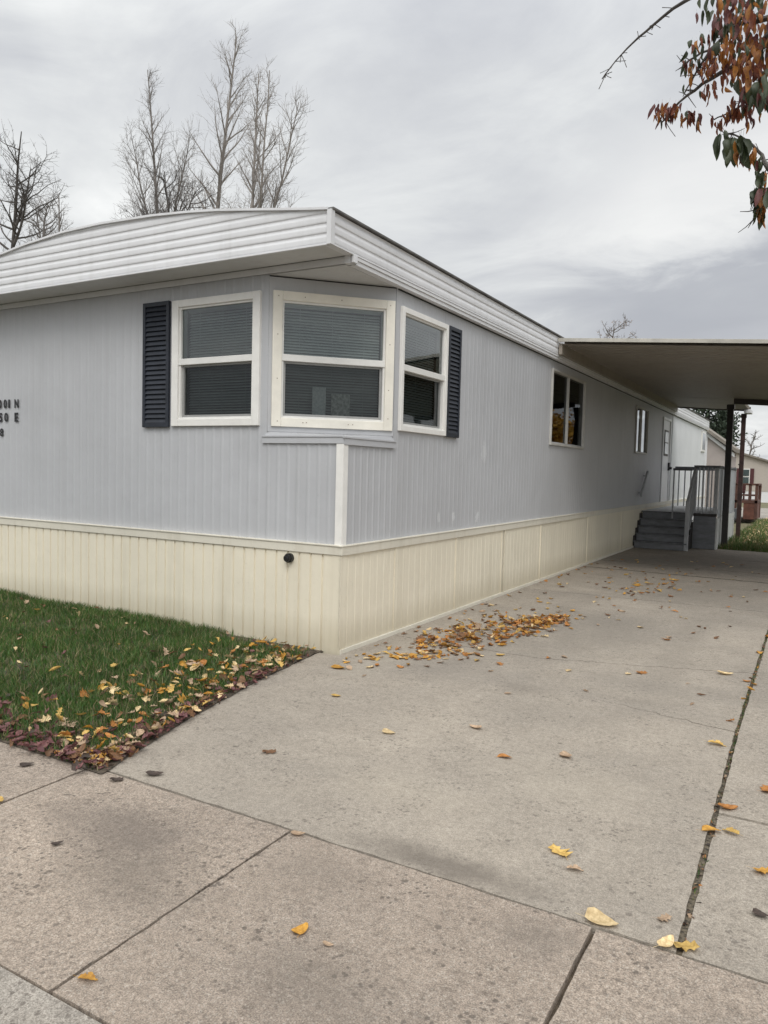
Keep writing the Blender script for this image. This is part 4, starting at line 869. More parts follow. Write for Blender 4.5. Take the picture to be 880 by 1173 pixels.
# ------------------------------------------------------------------ leaf meshes
def leaf_shape(seed, kind=0):
    """0 = ovate, 1 = lobed, 2 = rolled up, 3 = torn and crumpled"""
    rr = random.Random(seed*17+3); n = 10; V = []; Fc = []
    roll = {0: rr.uniform(0.5, 1.3), 1: rr.uniform(0.3, 0.9), 2: rr.uniform(1.9, 2.7), 3: rr.uniform(0.8, 1.6)}[kind]
    curl = rr.uniform(0.2, 0.9) if kind != 2 else rr.uniform(0.1, 0.5); wid = rr.uniform(0.27, 0.37); tw = rr.uniform(-0.9, 0.9); bend = rr.uniform(-0.16, 0.16); skew = rr.uniform(0.8, 1.15)
    ja = {0: 0.05, 1: 0.08, 2: 0.10, 3: 0.22}[kind]
    for i in range(n+1):
        t_ = i/n; base_w = math.sin(math.pi*min(1, t_**0.72))**0.7*wid; xx = t_-0.5
        for k, a in enumerate((-1, -0.5, 0, 0.5, 1)):
            wv = base_w*(skew if a > 0 else 1)
            if kind == 1 and abs(a) == 1: wv *= 1.55 if i % 3 == 1 else (0.62 if i % 3 == 0 else 0.95)
            if abs(a) == 1: wv *= 1 + rr.uniform(-ja*1.6, ja)
            th = a*roll + tw*xx; y = wv*math.sin(th)/max(roll, 0.3) if abs(a) > 0 else 0; z = wv*(1-math.cos(th))/max(roll, 0.3)
            x_ = xx + (0.22*abs(a)*wv if kind == 1 else 0)
            V.append((x_, y + bend*math.sin(math.pi*t_) + rr.uniform(-.012, .012), z + curl*xx*xx*(1 if seed % 3 else -0.4) + rr.uniform(-ja, ja)*0.16))
    for i in range(n):
        for k in range(4):
            if kind == 3 and k in (0, 3) and rr.random() < 0.22: continue
            b_ = i*5+k; Fc.append((b_, b_+1, b_+6, b_+5))
    zmin = min(v_[2] for v_ in V); V = [(a, b_, c_-zmin) for a, b_, c_ in V]
    s0 = len(V); z0 = V[2][2]; y0 = V[2][1]; V += [(-0.49, y0-0.007, z0), (-0.49, y0+0.007, z0), (-0.78, y0+0.07, z0+0.02), (-0.78, y0+0.055, z0+0.02)]; Fc.append((s0, s0+1, s0+2, s0+3))
    return np.array(V), Fc
NS = 14
SH = [leaf_shape(i, (0, 1, 0, 3, 2, 1, 3, 0, 2, 1, 3, 0, 1, 3)[i]) for i in range(NS)]
def leafmat(nm, c, c2): return M(nm, c, 0.62, 0.20, 5.5, 0.25, 12, c2=c2, rand=0.14, transl=0.15)
LM = {'pale': leafmat('pale_yellow_leaf', (0.60, 0.42, 0.20), (0.72, 0.56, 0.32)), 'yellow': leafmat('yellow_leaf', (0.52, 0.31, 0.07), (0.62, 0.42, 0.13)),
      'gold': leafmat('gold_leaf', (0.44, 0.20, 0.025), (0.56, 0.30, 0.05)), 'orange': leafmat('orange_brown_leaf', (0.33, 0.125, 0.025), (0.46, 0.20, 0.05)),
      'brown': leafmat('brown_leaf', (0.13, 0.065, 0.03), (0.22, 0.11, 0.05)), 'tan': leafmat('tan_leaf', (0.36, 0.24, 0.15), (0.46, 0.33, 0.22)),
      'purple': leafmat('purple_leaf', (0.12, 0.042, 0.046), (0.20, 0.085, 0.08)), 'dark': leafmat('dark_withered_leaf', (0.045, 0.032, 0.026), (0.08, 0.055, 0.042))}
LMK = list(LM); _lm = {}
def leaf_mesh(s, k):
    if (s, k) not in _lm:
        me = bpy.data.meshes.new('fallen_leaf_'+k); me.from_pydata([tuple(v_) for v_ in SH[s][0]], [], SH[s][1]); me.materials.append(LM[k])
        for p in me.polygons: p.use_smooth = True
        _lm[(s, k)] = me
    return _lm[(s, k)]
LEAVES = []      # (x, y, z, size, rot, tiltx, tilty, shape, mat, zone)
lr = random.Random(2024)
def add_leaf(x, y, z, size, mat, zone, tilt=0.12, label=None, rot=None, flat=1.0, shape=None):
    if zone == 'single' and shape is None: shape = lr.choice((0, 2, 7, 11, 3, 5))
    LEAVES.append(dict(p=(x, y, z), s=size*(0.92 if zone in ('lawn', 'purple') else 1.0)*(1.12 if zone == 'single' else 0.98), r=lr.uniform(0, 6.283) if rot is None else rot, tx=lr.gauss(0, tilt), ty=lr.gauss(0, tilt), sh=lr.randrange(NS) if shape is None else shape, m=mat, zone=zone, label=label, flat=flat))
def pick(ws): 
    t_ = lr.random()*sum(ws.values())
    for k, v_ in ws.items():
        t_ -= v_
        if t_ <= 0: return k
    return k
one = 'single'
for (x, y, s, mt_, lab, rot) in [
    (-0.55, 2.50, 0.100, 'pale', 'large flat yellow leaf lying on the joint between driveway and sidewalk', 0.3),
    (-0.345, 2.50, 0.075, 'pale', 'curled pale leaf at the foot of the weedy seam, left one of a touching pair', 1.2),
    (-0.285, 2.515, 0.075, 'yellow', 'curled yellow leaf at the foot of the weedy seam, right one of a touching pair', 0.1),
    (-0.372, 2.64, 0.05, 'tan', 'tiny tan leaf just above the pair at the foot of the weedy seam', 0.6),
    (-1.37, 1.94, 0.06, 'gold', 'small gold leaf alone in the middle of a sidewalk square', 1.9), (-1.26, 1.92, 0.035, 'tan', 'tiny tan scrap beside the small gold leaf on the sidewalk', 0.2),
    (-1.76, 1.42, 0.055, 'gold', 'small orange-yellow leaf on the sidewalk near the gutter joint', 0.4), (-1.765, 2.45, 0.06, 'tan', 'tan leaf where the sidewalk joint meets the driveway joint', 0.2),
    (-0.81, 2.89, 0.085, 'yellow', 'yellow leaf lying alone on the lower driveway', 2.4), (-0.72, 2.79, 0.06, 'tan', 'faded tan leaf just right of the lone yellow leaf on the lower driveway', 0.3),
    (-1.35, 3.71, 0.075, 'orange', 'curled orange leaf with dark underside in the middle of the driveway', 0.2), (-2.04, 3.69, 0.07, 'pale', 'pale leaf on the driveway out from the lawn edge', 0.5),
    (-1.08, 3.92, 0.085, 'tan', 'tan-pink leaf on the driveway left of the seam', 2.2), (-1.66, 4.05, 0.08, 'tan', 'faded tan leaf halfway between lawn and seam', 2.9),
    (-0.41, 4.56, 0.09, 'yellow', 'bright yellow leaf resting against the weedy seam', 0.1), (-0.275, 3.70, 0.09, 'orange', 'orange-brown leaf on the seam where the side crack begins', 0.6),
    (-0.31, 3.42, 0.075, 'gold', 'gold leaf on the seam, left one of two', 0.5), (-0.24, 3.45, 0.07, 'yellow', 'yellow leaf on the seam, right one of two', 2.7),
    (-0.13, 4.02, 0.09, 'orange', 'curled orange leaf by the right edge of the picture, farther one', 1.1), (-0.10, 3.17, 0.07, 'gold', 'gold leaf by the right edge of the picture, nearer one', 0.2),
    (-0.09, 2.84, 0.05, 'dark', 'small dark withered leaf near the right edge of the picture', 0.2), (-3.04, 4.69, 0.11, 'gold', 'golden leaf just out from the skirting corner', 0.2),
    (-2.67, 4.10, 0.06, 'yellow', 'small yellow leaf on the driveway past the lawn corner', 0.4), (-2.42, 3.09, 0.07, 'brown', 'flattened brown leaf on the driveway near the lawn tip', 0.2),
    (-2.51, 1.88, 0.045, 'dark', 'small dark bark-like leaf on the stained sidewalk square', 0.9), (-0.53, 6.26, 0.11, 'pale', 'pale leaf on the far crack beside the seam', 0.2),
    (-1.08, 5.91, 0.08, 'orange', 'small orange leaf above the long crack', 0.2), (-2.70, 2.56, 0.08, 'dark', 'dark withered leaf by the lawn tip, left one', 0.5), (-2.80, 2.42, 0.06, 'dark', 'dark withered leaf just left of the lawn tip joint', 0.3),
    (-2.86, 4.85, 0.06, 'pale', 'pale scrap of leaf on the driveway near the skirting corner', 1.2), (-3.05, 1.98, 0.06, 'yellow', 'yellow leaf at the left picture edge on the sidewalk joint', 0.1),
    (-3.3, 2.30, 0.06, 'dark', 'dark twig-like leaf on the sidewalk below the purple leaves', 1.2)]:
    add_leaf(x, y, 0.004, s, mt_, one, 0.06, lab, rot, 0.65)
# dense drift beside the skirting
for i in range(430):
    t_ = lr.random()**0.8; cx = -2.95 + 0.78*t_; cy = 5.65 + 2.05*t_; wdt = 0.34*math.sin(math.pi*min(1, 0.15+t_*0.85))+0.06
    a = lr.gauss(0, 0.62)*wdt; x = cx + a*0.55 + lr.gauss(0, 0.04); y = cy - a*1.35 + lr.gauss(0, 0.06)
    if x < -3.2: x = -3.2 + lr.random()*0.1
    core = abs(a) < wdt*0.45
    add_leaf(x, y, 0.004 + (lr.random()*0.028 if core else 0.0), lr.uniform(0.05, 0.095), pick({'orange': 6, 'gold': 3.4, 'brown': 4.6, 'yellow': 1.6, 'pale': 1.0, 'tan': 1.2}), 'drift', 0.28, flat=0.9)
for i in range(70):          # pale ones trailing off towards the corner
    t_ = lr.random(); add_leaf(-3.08+0.75*t_+lr.gauss(0, 0.07), 5.0+0.9*t_+lr.gauss(0, 0.16), 0.004, lr.uniform(0.05, 0.09), pick({'yellow': 3, 'gold': 3, 'pale': 3, 'tan': 2, 'orange': 2}), 'loose', 0.15, flat=0.7)
for i in range(75):          # looser leaves round it and along the skirting
    x = lr.uniform(-3.2, -2.3) + lr.random()**2*0.7; y = 5.2 + lr.random()*2.9
    add_leaf(x, y, 0.004, lr.uniform(0.04, 0.08), pick({'orange': 3, 'gold': 3, 'brown': 2, 'yellow': 2, 'pale': 2, 'tan': 3}), 'loose', 0.12, flat=0.7)
for i in range(28): add_leaf(-3.22+abs(lr.gauss(0, 0.04)), lr.uniform(5.3, 13), 0.004, lr.uniform(0.04, 0.07), pick({'orange': 3, 'brown': 3, 'gold': 2}), 'loose', 0.2, flat=0.8)
for i in range(110):         # far scatter under the carport
    y = 7.0 + lr.random()**1.1*7.5; x = lr.uniform(-3.1, -0.45)
    add_leaf(x, y, 0.004, lr.uniform(0.05, 0.09), pick({'orange': 2, 'gold': 2.5, 'brown': 2.5, 'yellow': 2, 'pale': 2.5, 'tan': 3}), 'far', 0.12, flat=0.7)
for i in range(60): add_leaf(-1.95+lr.gauss(0, 0.28), 10.7+lr.gauss(0, 0.8), 0.004+lr.random()*0.01, lr.uniform(0.05, 0.09), pick({'orange': 2, 'gold': 4, 'brown': 2, 'yellow': 3}), 'far', 0.2)
for i in range(12): add_leaf(lr.uniform(-3.0, -0.5), lr.uniform(4.6, 7.2), 0.004, lr.uniform(0.035, 0.065), pick({'tan': 3, 'brown': 2, 'pale': 2}), 'loose', 0.08, flat=0.6)
for i in range(40):          # leaves caught in the far part of the seam
    y = 4.6 + lr.random()**0.9*8.5; add_leaf(XL(y)+0.013+lr.gauss(0, 0.018), y, 0.002, lr.uniform(0.035, 0.065), pick({'orange': 4, 'gold': 3, 'brown': 3, 'tan': 1}), 'seam', 0.3)
# lawn leaves
for i in range(430):         # purple-brown carpet along the tip of the lawn
    if lr.random() < 0.66:
        x = -2.99 - lr.random()**0.9*1.9; y = 2.405 + abs(lr.gauss(0.02, 0.17)) - 0.035*lr.random()**2 + 0.06*max(0, -3.4-x)
    else:
        y = 2.45 + lr.random()*1.9; x = lawn_right(y) + 0.035 - abs(lr.gauss(0, 0.12))
    if x > lawn_right(y) + 0.045: x = lawn_right(y) + 0.04 - lr.random()*0.12
    add_leaf(x, y, lawn_h(x, y)+0.012+lr.random()*0.025, lr.uniform(0.05, 0.085), pick({'purple': 9, 'brown': 2.0, 'dark': 1.6, 'tan': 0.5}), 'purple', 0.4)
for i in range(700):
    if lr.random() < 0.6: x = -2.97 - lr.random()*1.9; y = 2.425 + abs(lr.gauss(0, 0.10)) + 0.04*max(0, -3.4-x)
    else: y = 2.45 + lr.random()*2.45; x = lawn_right(y) + 0.03 - abs(lr.gauss(0, 0.07))
    if x < lawn_right(y) + 0.04: add_leaf(x, y, 0.012+lr.random()*0.012, lr.uniform(0.018, 0.038), pick({'purple': 5, 'brown': 4, 'dark': 4, 'tan': 1}), 'purple', 0.6)
for i in range(110):         # thick at the very tip
    x = -2.99 - abs(lr.gauss(0, 0.13)); y = 2.435 + abs(lr.gauss(0, 0.10)); x = min(x, lawn_right(y)+0.03)
    add_leaf(x, y, 0.014+lr.random()*0.02, lr.uniform(0.04, 0.075), pick({'purple': 3, 'brown': 3, 'pale': 2, 'gold': 2.2, 'tan': 2, 'dark': 1}), 'purple', 0.35)
for i in range(150):         # grit and torn bits caught in the seam
    y = 2.5 + lr.random()*5; add_leaf(XL(y)+0.012+lr.gauss(0, 0.009), y, -0.004, lr.uniform(0.012, 0.024), pick({'brown': 4, 'dark': 4, 'tan': 2, 'orange': 1}), 'seam', 0.5)
for i in range(310):         # yellow and orange ones thickest beside the driveway
    y = 2.52 + lr.random()*2.45; d_ = abs(lr.gauss(0, 0.42)); x = lawn_right(y) + 0.03 - d_
    add_leaf(x, y, lawn_h(x, y)+0.02+lr.random()*0.035, lr.uniform(0.05, 0.095), pick({'pale': 4.2, 'yellow': 2.4, 'gold': 2.2, 'orange': 2.2, 'tan': 3, 'brown': 1.2}), 'lawn', 0.45)
for i in range(95):
    y = 2.5 + lr.random()*2.4; x = -3.5 - lr.random()*4.0
    add_leaf(x, y, lawn_h(x, y)+0.03+lr.random()*0.03, lr.uniform(0.04, 0.08), pick({'pale': 3, 'yellow': 1, 'gold': 1, 'tan': 3, 'brown': 2.5, 'purple': 2}), 'lawn', 0.45)
ZL = {'drift': ('small orange-brown leaf packed in the leaf drift beside the cream side skirting', 'leaves of the drift beside the skirting'),
      'loose': ('small loose leaf on the concrete round the leaf drift by the skirting', 'loose leaves around the drift'),
      'far': ('small leaf scattered on the shaded far part of the driveway', 'leaves scattered under the carport'),
      'seam': ('small dry leaf caught in the weedy seam of the driveway', 'leaves caught in the driveway seam'),
      'purple': ('purple-brown leaf in the leaf litter along the tip of the lawn', 'dark leaves along the lawn edge'),
      'lawn': ('yellow or tan leaf lying in the grass of the front lawn', 'leaves lying in the lawn grass')}
camp = Vector((0, 0, 1.5)); fwd = -back
def in_view(p):
    q = Vector(p)-camp; z = q.dot(fwd)
    if z < 0.1: return 0
    u_ = q.dot(right)/z*863.6; v_ = -q.dot(up)/z*863.6
    return z if abs(u_) < 448 and abs(v_) < 590 else 0
sc_ = []
for i, L in enumerate(LEAVES):
    z = in_view(L['p']); sc_.append((-1e9 if L['label'] else -(L['s']/z if z else 0), i))
indiv = {i for _, i in sorted(sc_)[:300]}
bv, bf, bmi, nb = [], [], [], 0
for i, L in enumerate(LEAVES):
    mat_ = Matrix.Translation(L['p']) @ Matrix.Rotation(L['r'], 4, 'Z') @ Matrix.Rotation(L['tx'], 4, 'X') @ Matrix.Rotation(L['ty'], 4, 'Y') @ Matrix.Diagonal((L['s'], L['s'], L['s']*L['flat'], 1))
    if i in indiv:
        o = bpy.data.objects.new('fallen_leaf', leaf_mesh(L['sh'], L['m'])); col.objects.link(o); o.matrix_world = mat_
        if L['label']: tag(o, L['label'], 'leaf')
        else: tag(o, ZL[L['zone']][0], 'leaf', ZL[L['zone']][1])
    else:
        V = SH[L['sh']][0]; mm = np.array(mat_); P = V @ mm[:3,:3].T + mm[:3,3]; bv.append(P); f = np.array(SH[L['sh']][1]) + nb; bf.append(f); bmi.append(np.full(len(f), LMK.index(L['m']))); nb += len(P)
me = np_mesh('leaf_litter', np.concatenate(bv), np.concatenate(bf), None, [LM[k] for k in LMK], np.concatenate(bmi), True)
tag(link('leaf_litter', me), 'mixed fallen autumn leaves lying thick between the bigger ones', 'leaves', kind='stuff')

# ------------------------------------------------------------------ grass
def grass(name, P, rn, h0, h1, w0, mats, lab, lean=0.45):
    n = len(P); h = rn.uniform(h0, h1, n); a = rn.uniform(0, 2*np.pi, n); la = rn.uniform(0, 2*np.pi, n); ln = np.abs(rn.normal(0, lean, n))*h
    wv = np.stack([np.cos(a), np.sin(a), np.zeros(n)], 1)*(w0*rn.uniform(0.6, 1.3, n)/2)[:,None]; ld = np.stack([np.cos(la)*ln, np.sin(la)*ln, np.zeros(n)], 1)
    z = np.zeros((n, 3)); z[:,2] = h
    V = np.stack([P-wv, P+wv, P+wv*0.8+ld*0.35+z*0.55, P-wv*0.8+ld*0.35+z*0.55, P+ld+z*0.96], 1).reshape(-1, 3); b = np.arange(n)*5
    f4 = np.stack([b, b+1, b+2, b+3], 1); f3 = np.stack([b+3, b+2, b+4], 1); mi = rn.choice(len(mats), n, p=[m_[1] for m_ in mats])
    me = np_mesh(name, V, f4, f3, [m_[0] for m_ in mats], np.concatenate([mi, mi])); return tag(link(name, me), lab, 'grass', kind='stuff')
GM = [(M('mid_green_grass', (0.062, 0.132, 0.020), 0.6, 0.25, 3, transl=0.15), 0.46), (M('deep_green_grass', (0.036, 0.090, 0.016), 0.6, 0.25, 3, transl=0.15), 0.32), (M('yellowed_grass', (0.14, 0.145, 0.045), 0.7, 0.25, 3, transl=0.1), 0.10), (M('straw_grass', (0.25, 0.20, 0.11), 0.8, 0.2, 3), 0.12)]
rn = np.random.RandomState(3); N = 165000
y = 2.43 + rn.rand(N)*2.63; xr = np.interp(y, [2.42, 3.3, 4.1, 4.98, 5.2], [-2.93, -3.17, -3.34, -3.45, -3.45]); x = xr - 0.02 - rn.rand(N)**1.15*5.6
nz = np.array([noise.noise((a*2.2, b*2.2, 1.0)) for a, b in zip(x[::1], y[::1])]); nz2 = np.array([noise.noise((a*7, b*7, 5.0)) for a, b in zip(x, y)])
dR = xr - x; dF = y - 2.43
keep = np.minimum(1, 0.22 + dR*2.6) * np.minimum(1, 0.28 + dF*2.1)
keep = keep*(0.92 + nz*0.6 + nz2*0.5); keep[(y > 4.86) & (dR < 1.0)] *= 0.12
k = rn.rand(N) < keep; x, y, nz, nz2 = x[k], y[k], nz[k], nz2[k]
zz0 = np.array([lawn_h(a, b) for a, b in zip(x, y)]); P = np.stack([x, y, zz0-0.004], 1)
near_wall = np.clip((y-4.6)/0.45, 0, 1)*np.clip((-4.2-x)/0.6, 0, 1)
big = rn.rand(len(x)) < (0.35 + nz2*0.6 + near_wall*0.35 + (nz > 0.15)*0.25)
grass('lawn_grass', P[~big], rn, 0.020, 0.048, 0.0042, GM, 'short green grass of the front lawn with bare leafy patches', 0.7)
grass('lawn_grass', P[big], rn, 0.040, 0.085, 0.0046, GM, 'longer green grass tufts in the front lawn and along the skirting', 0.55)
# weeds in the driveway seam
n = 2600; y = 2.5 + rn.rand(n)**0.6*11; x = np.array([XL(b) for b in y]) + 0.011 + rn.normal(0, 0.006, n); kk = np.array([noise.noise((0, b*3.1, 2.0)) for b in y]) > -0.12
P = np.stack([x, y, np.full(n, -0.012)], 1)[kk]; grass('seam_weeds', P, rn, 0.008, 0.026, 0.005, [(GM[1][0], 0.5), (GM[2][0], 0.2), (M('brown_weed', (0.09, 0.065, 0.035), 0.9), 0.3)], 'low weeds and moss growing in the driveway seam', 0.8)
n = 900; t_ = rn.rand(n); P = np.stack([-3.3+3.1*t_, np.full(n, 2.472)+rn.normal(0, 0.003, n), np.full(n, -0.026)], 1); P = P[np.array([noise.noise((a*2.3, 0, 9.0)) for a in P[:,0]]) > 0.12]
grass('joint_moss', P, rn, 0.010, 0.026, 0.004, [(M('dark_joint_moss', (0.035, 0.03, 0.018), 0.9), 1.0)], 'dark moss in the driveway joint', 0.9)
# tall rough grass where the back lawn meets the concrete, then the lawn itself
n = 16000; x = -1.75 + rn.rand(n)*4.5; y = 17.38 + rn.rand(n)**1.7*13; P = np.stack([x, y, np.zeros(n)], 1)
grass('back_grass', P, rn, 0.05, 0.16, 0.013, [(GM[0][0], 0.40), (GM[2][0], 0.35), (GM[3][0], 0.15), (GM[1][0], 0.10)], 'rough grass of the back lawn behind the carport posts', 0.5)
n = 1100; x = -1.6 + rn.rand(n)*4.5; y = 18.6 + rn.rand(n)**1.2*13; P = np.stack([x, y, np.full(n, 0.07)], 1); me = leaf_cards(P, rn, 0.08, 0.05); me.materials.append(LM['pale']); tag(link('leaf_scatter', me), 'yellow leaves strewn over the back lawn', 'leaves', kind='stuff')

# ------------------------------------------------------------------ leafy tree whose branches hang in at the upper right
lt = empty('leafy_tree', (2.65, 7.2, 0)); tag(lt, 'autumn tree with red-brown and dark green leaves hanging in at the upper right', 'tree')
w = MB(); w.tube([(2.65, 7.2, 0), (2.6, 7.1, 1.1), (2.52, 6.98, 2.3), (2.42, 6.86, 3.4), (2.25, 6.72, 4.4), (2.1, 6.8, 5.8)], [0.19, 0.15, 0.13, 0.11, 0.08, 0.04], 10); w.build('trunk', M_bark, lt)
LP = {'bare': [[2.3, 6.75, 4.2], [1.0, 5.9, 4.45], [-0.299, 4.93, 4.494], [-0.567, 5.4, 4.694], [-0.977, 5.845, 4.884], [-1.293, 6.094, 4.879], [-1.493, 6.193, 4.802], [-1.664, 6.302, 4.704]],
 'limb2': [[2.35, 6.8, 3.7], [1.0, 5.4, 3.85], [-0.138, 4.671, 3.894], [-0.39, 4.832, 3.936], [-0.458, 4.923, 3.938], [-0.668, 5.014, 3.904], [-0.852, 5.108, 3.85], [-0.982, 5.212, 3.786]],
 'sub2': [[-0.658, 5.019, 4.094], [-0.738, 4.977, 3.96], [-0.819, 5.021, 3.843]],
 'up2': [[1.0, 5.4, 3.85], [0.175, 4.725, 4.038], [-0.273, 4.779, 4.052], [-0.541, 4.918, 4.123], [-0.658, 5.019, 4.094], [-0.798, 5.022, 4.046], [-0.838, 5.03, 4.018]],
 'low2': [[1.0, 5.4, 3.85], [0.175, 4.812, 3.775], [-0.306, 4.935, 3.733], [-0.438, 5.019, 3.738], [-0.548, 5.108, 3.73], [-0.654, 5.108, 3.7]],
 'limb3': [[2.45, 6.9, 3.0], [1.0, 5.2, 2.75], [-0.089, 4.515, 2.89], [-0.238, 4.541, 3.077], [-0.301, 4.515, 3.136], [-0.35, 4.564, 3.248], [-0.427, 4.529, 3.318], [-0.495, 4.51, 3.351]],
 'limb3b': [[0.35, 4.55, 2.795], [-0.091, 4.503, 2.93], [-0.278, 4.55, 3.042], [-0.338, 4.562, 2.995], [-0.36, 4.588, 2.905]],
 'top': [[1.0, 5.9, 4.45], [0.35, 4.812, 4.387], [-0.203, 4.835, 4.318], [-0.429, 5.012, 4.337], [-0.52, 5.036, 4.277]]}
def smooth_path(pts, n=4):
    P = [Vector(p) for p in pts]; out = []
    for i in range(len(P)-1):
        p0 = P[max(0, i-1)]; p1 = P[i]; p2 = P[i+1]; p3 = P[min(len(P)-1, i+2)]
        for k in range(n):
            t_ = k/n; out.append(0.5*((2*p1)+(p2-p0)*t_+(2*p0-5*p1+4*p2-p3)*t_*t_+(3*p1-p0-3*p2+p3)*t_**3))
    return out + [P[-1]]
w = MB(); rr = random.Random(9); hang = []      # hang: (point, kind)
R0 = {'bare': (0.034, 0.0038), 'limb2': (0.048, 0.0045), 'sub2': (0.0075, 0.0035), 'up2': (0.026, 0.0035), 'low2': (0.020, 0.0035), 'limb3': (0.036, 0.0035), 'limb3b': (0.013, 0.0035), 'top': (0.024, 0.0035)}
for kx, pts in LP.items():
    q = smooth_path(pts); ra_, rb_ = R0[kx]; n = len(q); rad = [ra_*(1-i/(n-1))**1.6 + rb_*(1+0.25*rr.random()) for i in range(n)]; w.tube([p + Vector((rr.gauss(0, .002), rr.gauss(0, .002), rr.gauss(0, .002))) for p in q], rad, 7)
    # spurs and side twigs
    for s in range(26 if kx == 'bare' else 16):
        p = q[int(n*(0.35+0.63*rr.random()))] if n > 9 else q[rr.randrange(n)]; L = rr.uniform(0.03, 0.11) if kx == 'bare' else rr.uniform(0.035, 0.10)
        d = Vector((rr.gauss(0, 1), rr.gauss(0, 0.7), rr.gauss(-0.3, 0.8))).normalized(); e = p + d*L; w.tube([p, p.lerp(e, 0.5)+Vector((0, 0, rr.gauss(0, .004))), e], [0.0038, 0.0028, 0.0034 if kx == 'bare' else 0.0018], 4)
        if kx != 'bare': hang.append((e, kx, p.x))
w.tube([(-0.857, 5.74, 4.834), (-0.98, 5.792, 5.0), (-1.05, 5.775, 5.105)], [0.005, 0.0035, 0.0025], 4); w.tube([(-0.954, 5.128, 3.775), (-0.919, 5.163, 3.714), (-0.884, 5.163, 3.661)], [0.0035, 0.0025, 0.002], 4)
w.build('limbs', M_bark_dark, lt)
TL = {'red': M('red_brown_tree_leaf', (0.15, 0.048, 0.032), 0.55, 0.25, 30, c2=(0.30, 0.105, 0.055), transl=0.42), 'rust': M('rust_orange_tree_leaf', (0.28, 0.10, 0.028), 0.55, 0.25, 30, c2=(0.42, 0.18, 0.04), transl=0.45), 'green': M('dark_green_tree_leaf', (0.035, 0.05, 0.022), 0.5, 0.25, 9, c2=(0.06, 0.075, 0.035), transl=0.22), 'mauve': M('mauve_tree_leaf', (0.16, 0.06, 0.055), 0.55, 0.2, 9, transl=0.32)}
TK = list(TL); tv, tf, tm, nb = [], [], [], 0
def hang_leaf(p, L, wd, mat_, droop=0.9):
    global nb
    V, Fc = SH[rr.choice((0, 2, 7, 11, 0, 2, 4, 8))]; V = V.copy(); V[:,0] += 0.5; V[:,1] *= wd*0.72; V = V*L*0.92
    az_ = rr.uniform(0, 6.283); pit = R(90)*droop + rr.gauss(0, 0.22)
    mm = Matrix.Translation(p) @ Matrix.Rotation(az_, 4, 'Z') @ Matrix.Rotation(pit, 4, 'Y') @ Matrix.Rotation(rr.uniform(0, 6.283), 4, 'X'); mm = np.array(mm)
    P = V @ mm[:3,:3].T + mm[:3,3]; tv.append(P); f = np.array(Fc)+nb; tf.append(f); tm.append(np.full(len(f), TK.index(mat_))); nb += len(P)
def cluster(c, n, spread, L, wd, ws, droop=0.9):
    for _ in range(int(n*1.7+0.5)):
        p = Vector(c) + Vector((rr.gauss(0, spread[0]), rr.gauss(0, spread[1]), rr.gauss(0, spread[2]))); t_ = rr.random()*sum(ws.values())
        for k, v_ in ws.items():
            t_ -= v_
            if t_ <= 0: break
        hang_leaf(p, L*rr.uniform(0.7, 1.2), wd, k, droop)
RW = {'red': 5, 'rust': 2, 'mauve': 3, 'green': 0.6}; OW = {'rust': 5, 'red': 4, 'mauve': 1.5, 'green': 0.8}; GW = {'green': 6, 'rust': 1.0, 'mauve': 1}
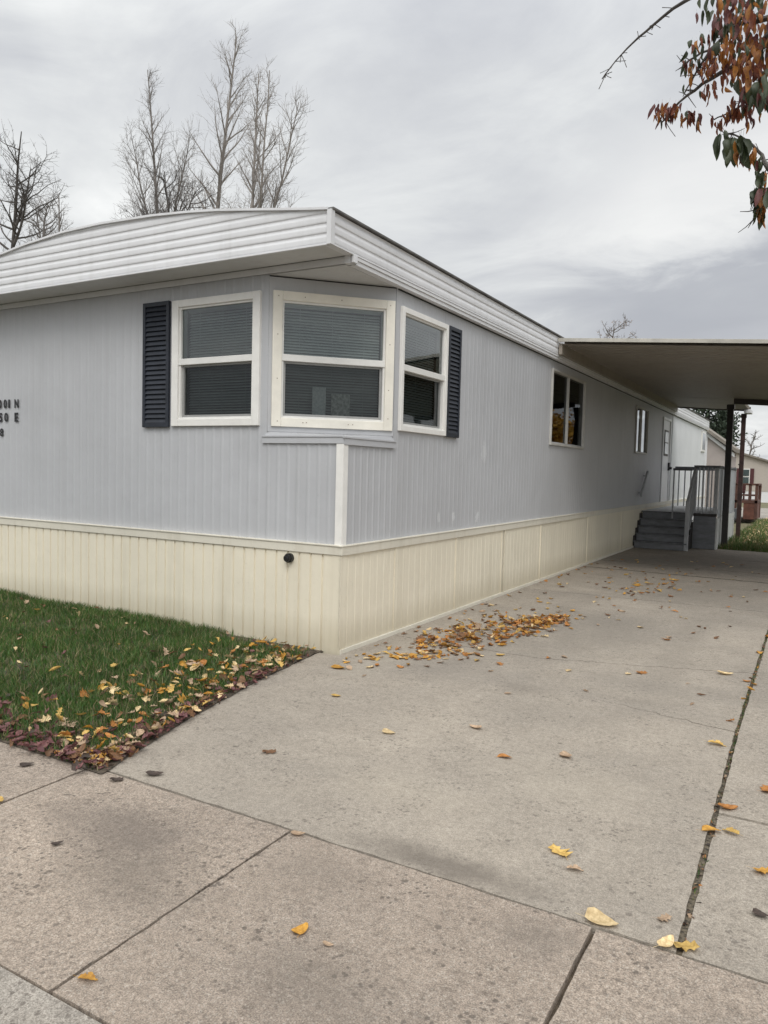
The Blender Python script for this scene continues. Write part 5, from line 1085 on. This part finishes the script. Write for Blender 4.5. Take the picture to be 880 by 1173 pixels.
for (c_, n, sp_, L, wd, ws) in [
    ([-0.937, 5.152, 3.85], 16, (0.0385, 0.035, 0.021), 0.0892, 0.75, RW),
    ([-0.804, 5.153, 3.769], 12, (0.028, 0.035, 0.0175), 0.0818, 0.75, RW),
    ([-0.986, 5.194, 3.823], 4, (0.0175, 0.0175, 0.0175), 0.0744, 0.6, RW),
    ([-0.81, 4.972, 4.026], 4, (0.0219, 0.0438, 0.0219), 0.0922, 0.95, GW),
    ([-0.727, 4.908, 4.096], 4, (0.0262, 0.0438, 0.0219), 0.0868, 0.9, GW),
    ([-0.681, 4.964, 4.001], 25, (0.0766, 0.0656, 0.0394), 0.0673, 0.8, OW),
    ([-0.578, 4.917, 3.924], 29, (0.0766, 0.0656, 0.0481), 0.0705, 0.8, OW),
    ([-0.658, 4.957, 3.821], 9, (0.0438, 0.0438, 0.0262), 0.0597, 0.8, RW),
    ([-0.487, 4.821, 3.94], 39, (0.0984, 0.1094, 0.0766), 0.0814, 0.9, OW),
    ([-0.564, 4.831, 4.095], 29, (0.0766, 0.0875, 0.0656), 0.0868, 1.0, {'green': 4, 'red': 2, 'mauve': 2, 'rust': 1}),
    ([-0.396, 4.612, 3.976], 50, (0.1094, 0.1313, 0.1094), 0.0922, 1.0, OW),
    ([-0.549, 4.864, 4.219], 29, (0.0875, 0.1094, 0.0438), 0.0922, 1.0, {'green': 3, 'mauve': 2, 'red': 1}),
    ([-0.376, 4.719, 3.77], 29, (0.0656, 0.1094, 0.0656), 0.0922, 1.0, OW),
    ([-0.345, 4.605, 3.606], 8, (0.0262, 0.0656, 0.0328), 0.1193, 1.2, GW),
    ([-0.392, 4.747, 3.707], 3, (0.0175, 0.0656, 0.0219), 0.1193, 1.2, GW),
    ([-0.476, 4.931, 3.71], 18, (0.0315, 0.0525, 0.0385), 0.0922, 0.8, RW),
    ([-0.549, 5.03, 3.687], 8, (0.028, 0.035, 0.014), 0.0744, 0.7, RW),
    ([-0.635, 5.114, 3.692], 7, (0.0175, 0.035, 0.0105), 0.0669, 0.7, RW),
    ([-0.429, 4.975, 3.62], 3, (0.0175, 0.035, 0.0175), 0.0744, 0.7, RW),
    ([-0.538, 4.502, 3.357], 2, (0.0053, 0.0175, 0.0053), 0.1339, 0.8, {'green': 1}),
    ([-0.483, 4.479, 3.337], 3, (0.0105, 0.0175, 0.0053), 0.1654, 1.0, {'green': 1}),
    ([-0.428, 4.448, 3.288], 3, (0.0105, 0.0175, 0.0053), 0.1575, 1.0, {'green': 2, 'rust': 1}),
    ([-0.394, 4.474, 3.228], 5, (0.0175, 0.0262, 0.014), 0.0945, 0.9, {'rust': 2, 'mauve': 1, 'green': 1}),
    ([-0.352, 4.492, 3.191], 3, (0.0105, 0.0175, 0.0105), 0.0866, 1.0, GW),
    ([-0.322, 4.469, 3.106], 4, (0.0175, 0.0175, 0.0105), 0.0945, 1.0, GW),
    ([-0.301, 4.465, 3.017], 6, (0.0245, 0.035, 0.021), 0.1103, 1.0, GW),
    ([-0.344, 4.503, 3.005], 4, (0.0105, 0.0175, 0.014), 0.1024, 0.6, {'green': 1}),
    ([-0.315, 4.491, 2.933], 5, (0.021, 0.0175, 0.014), 0.1103, 0.9, {'rust': 2, 'green': 2}),
    ([-0.357, 4.492, 3.035], 2, (0.007, 0.0175, 0.007), 0.0788, 0.5, {'green': 1})]:
    cluster(c_, n, sp_, L, wd, ws)
for i in range(120):         # the rest of the crown, right of the picture
    c_ = (rr.uniform(0.5, 4.4), rr.uniform(5.0, 9.4), rr.uniform(3.9, 6.8)); cluster(c_, 16, (.2, .2, .14), 0.12, 0.9, OW if i % 3 else GW)
me = np_mesh('leaves', np.concatenate(tv), np.concatenate(tf), None, [TL[k] for k in TK], np.concatenate(tm), True); link('leaves', me, None, lt)
w = MB()
for i in range(14):
    a = rr.uniform(0, 6.28); p = Vector((2.3, 6.75, 3.6+i*0.15)); e = p + Vector((math.cos(a)*1.5, math.sin(a)*1.5, 0.9)); 
    w.tube([p, p.lerp(e, .5)+Vector((0, 0, .05)), e], [0.03, 0.018, 0.006], 6)
w.build('branches', M_bark_dark, lt)
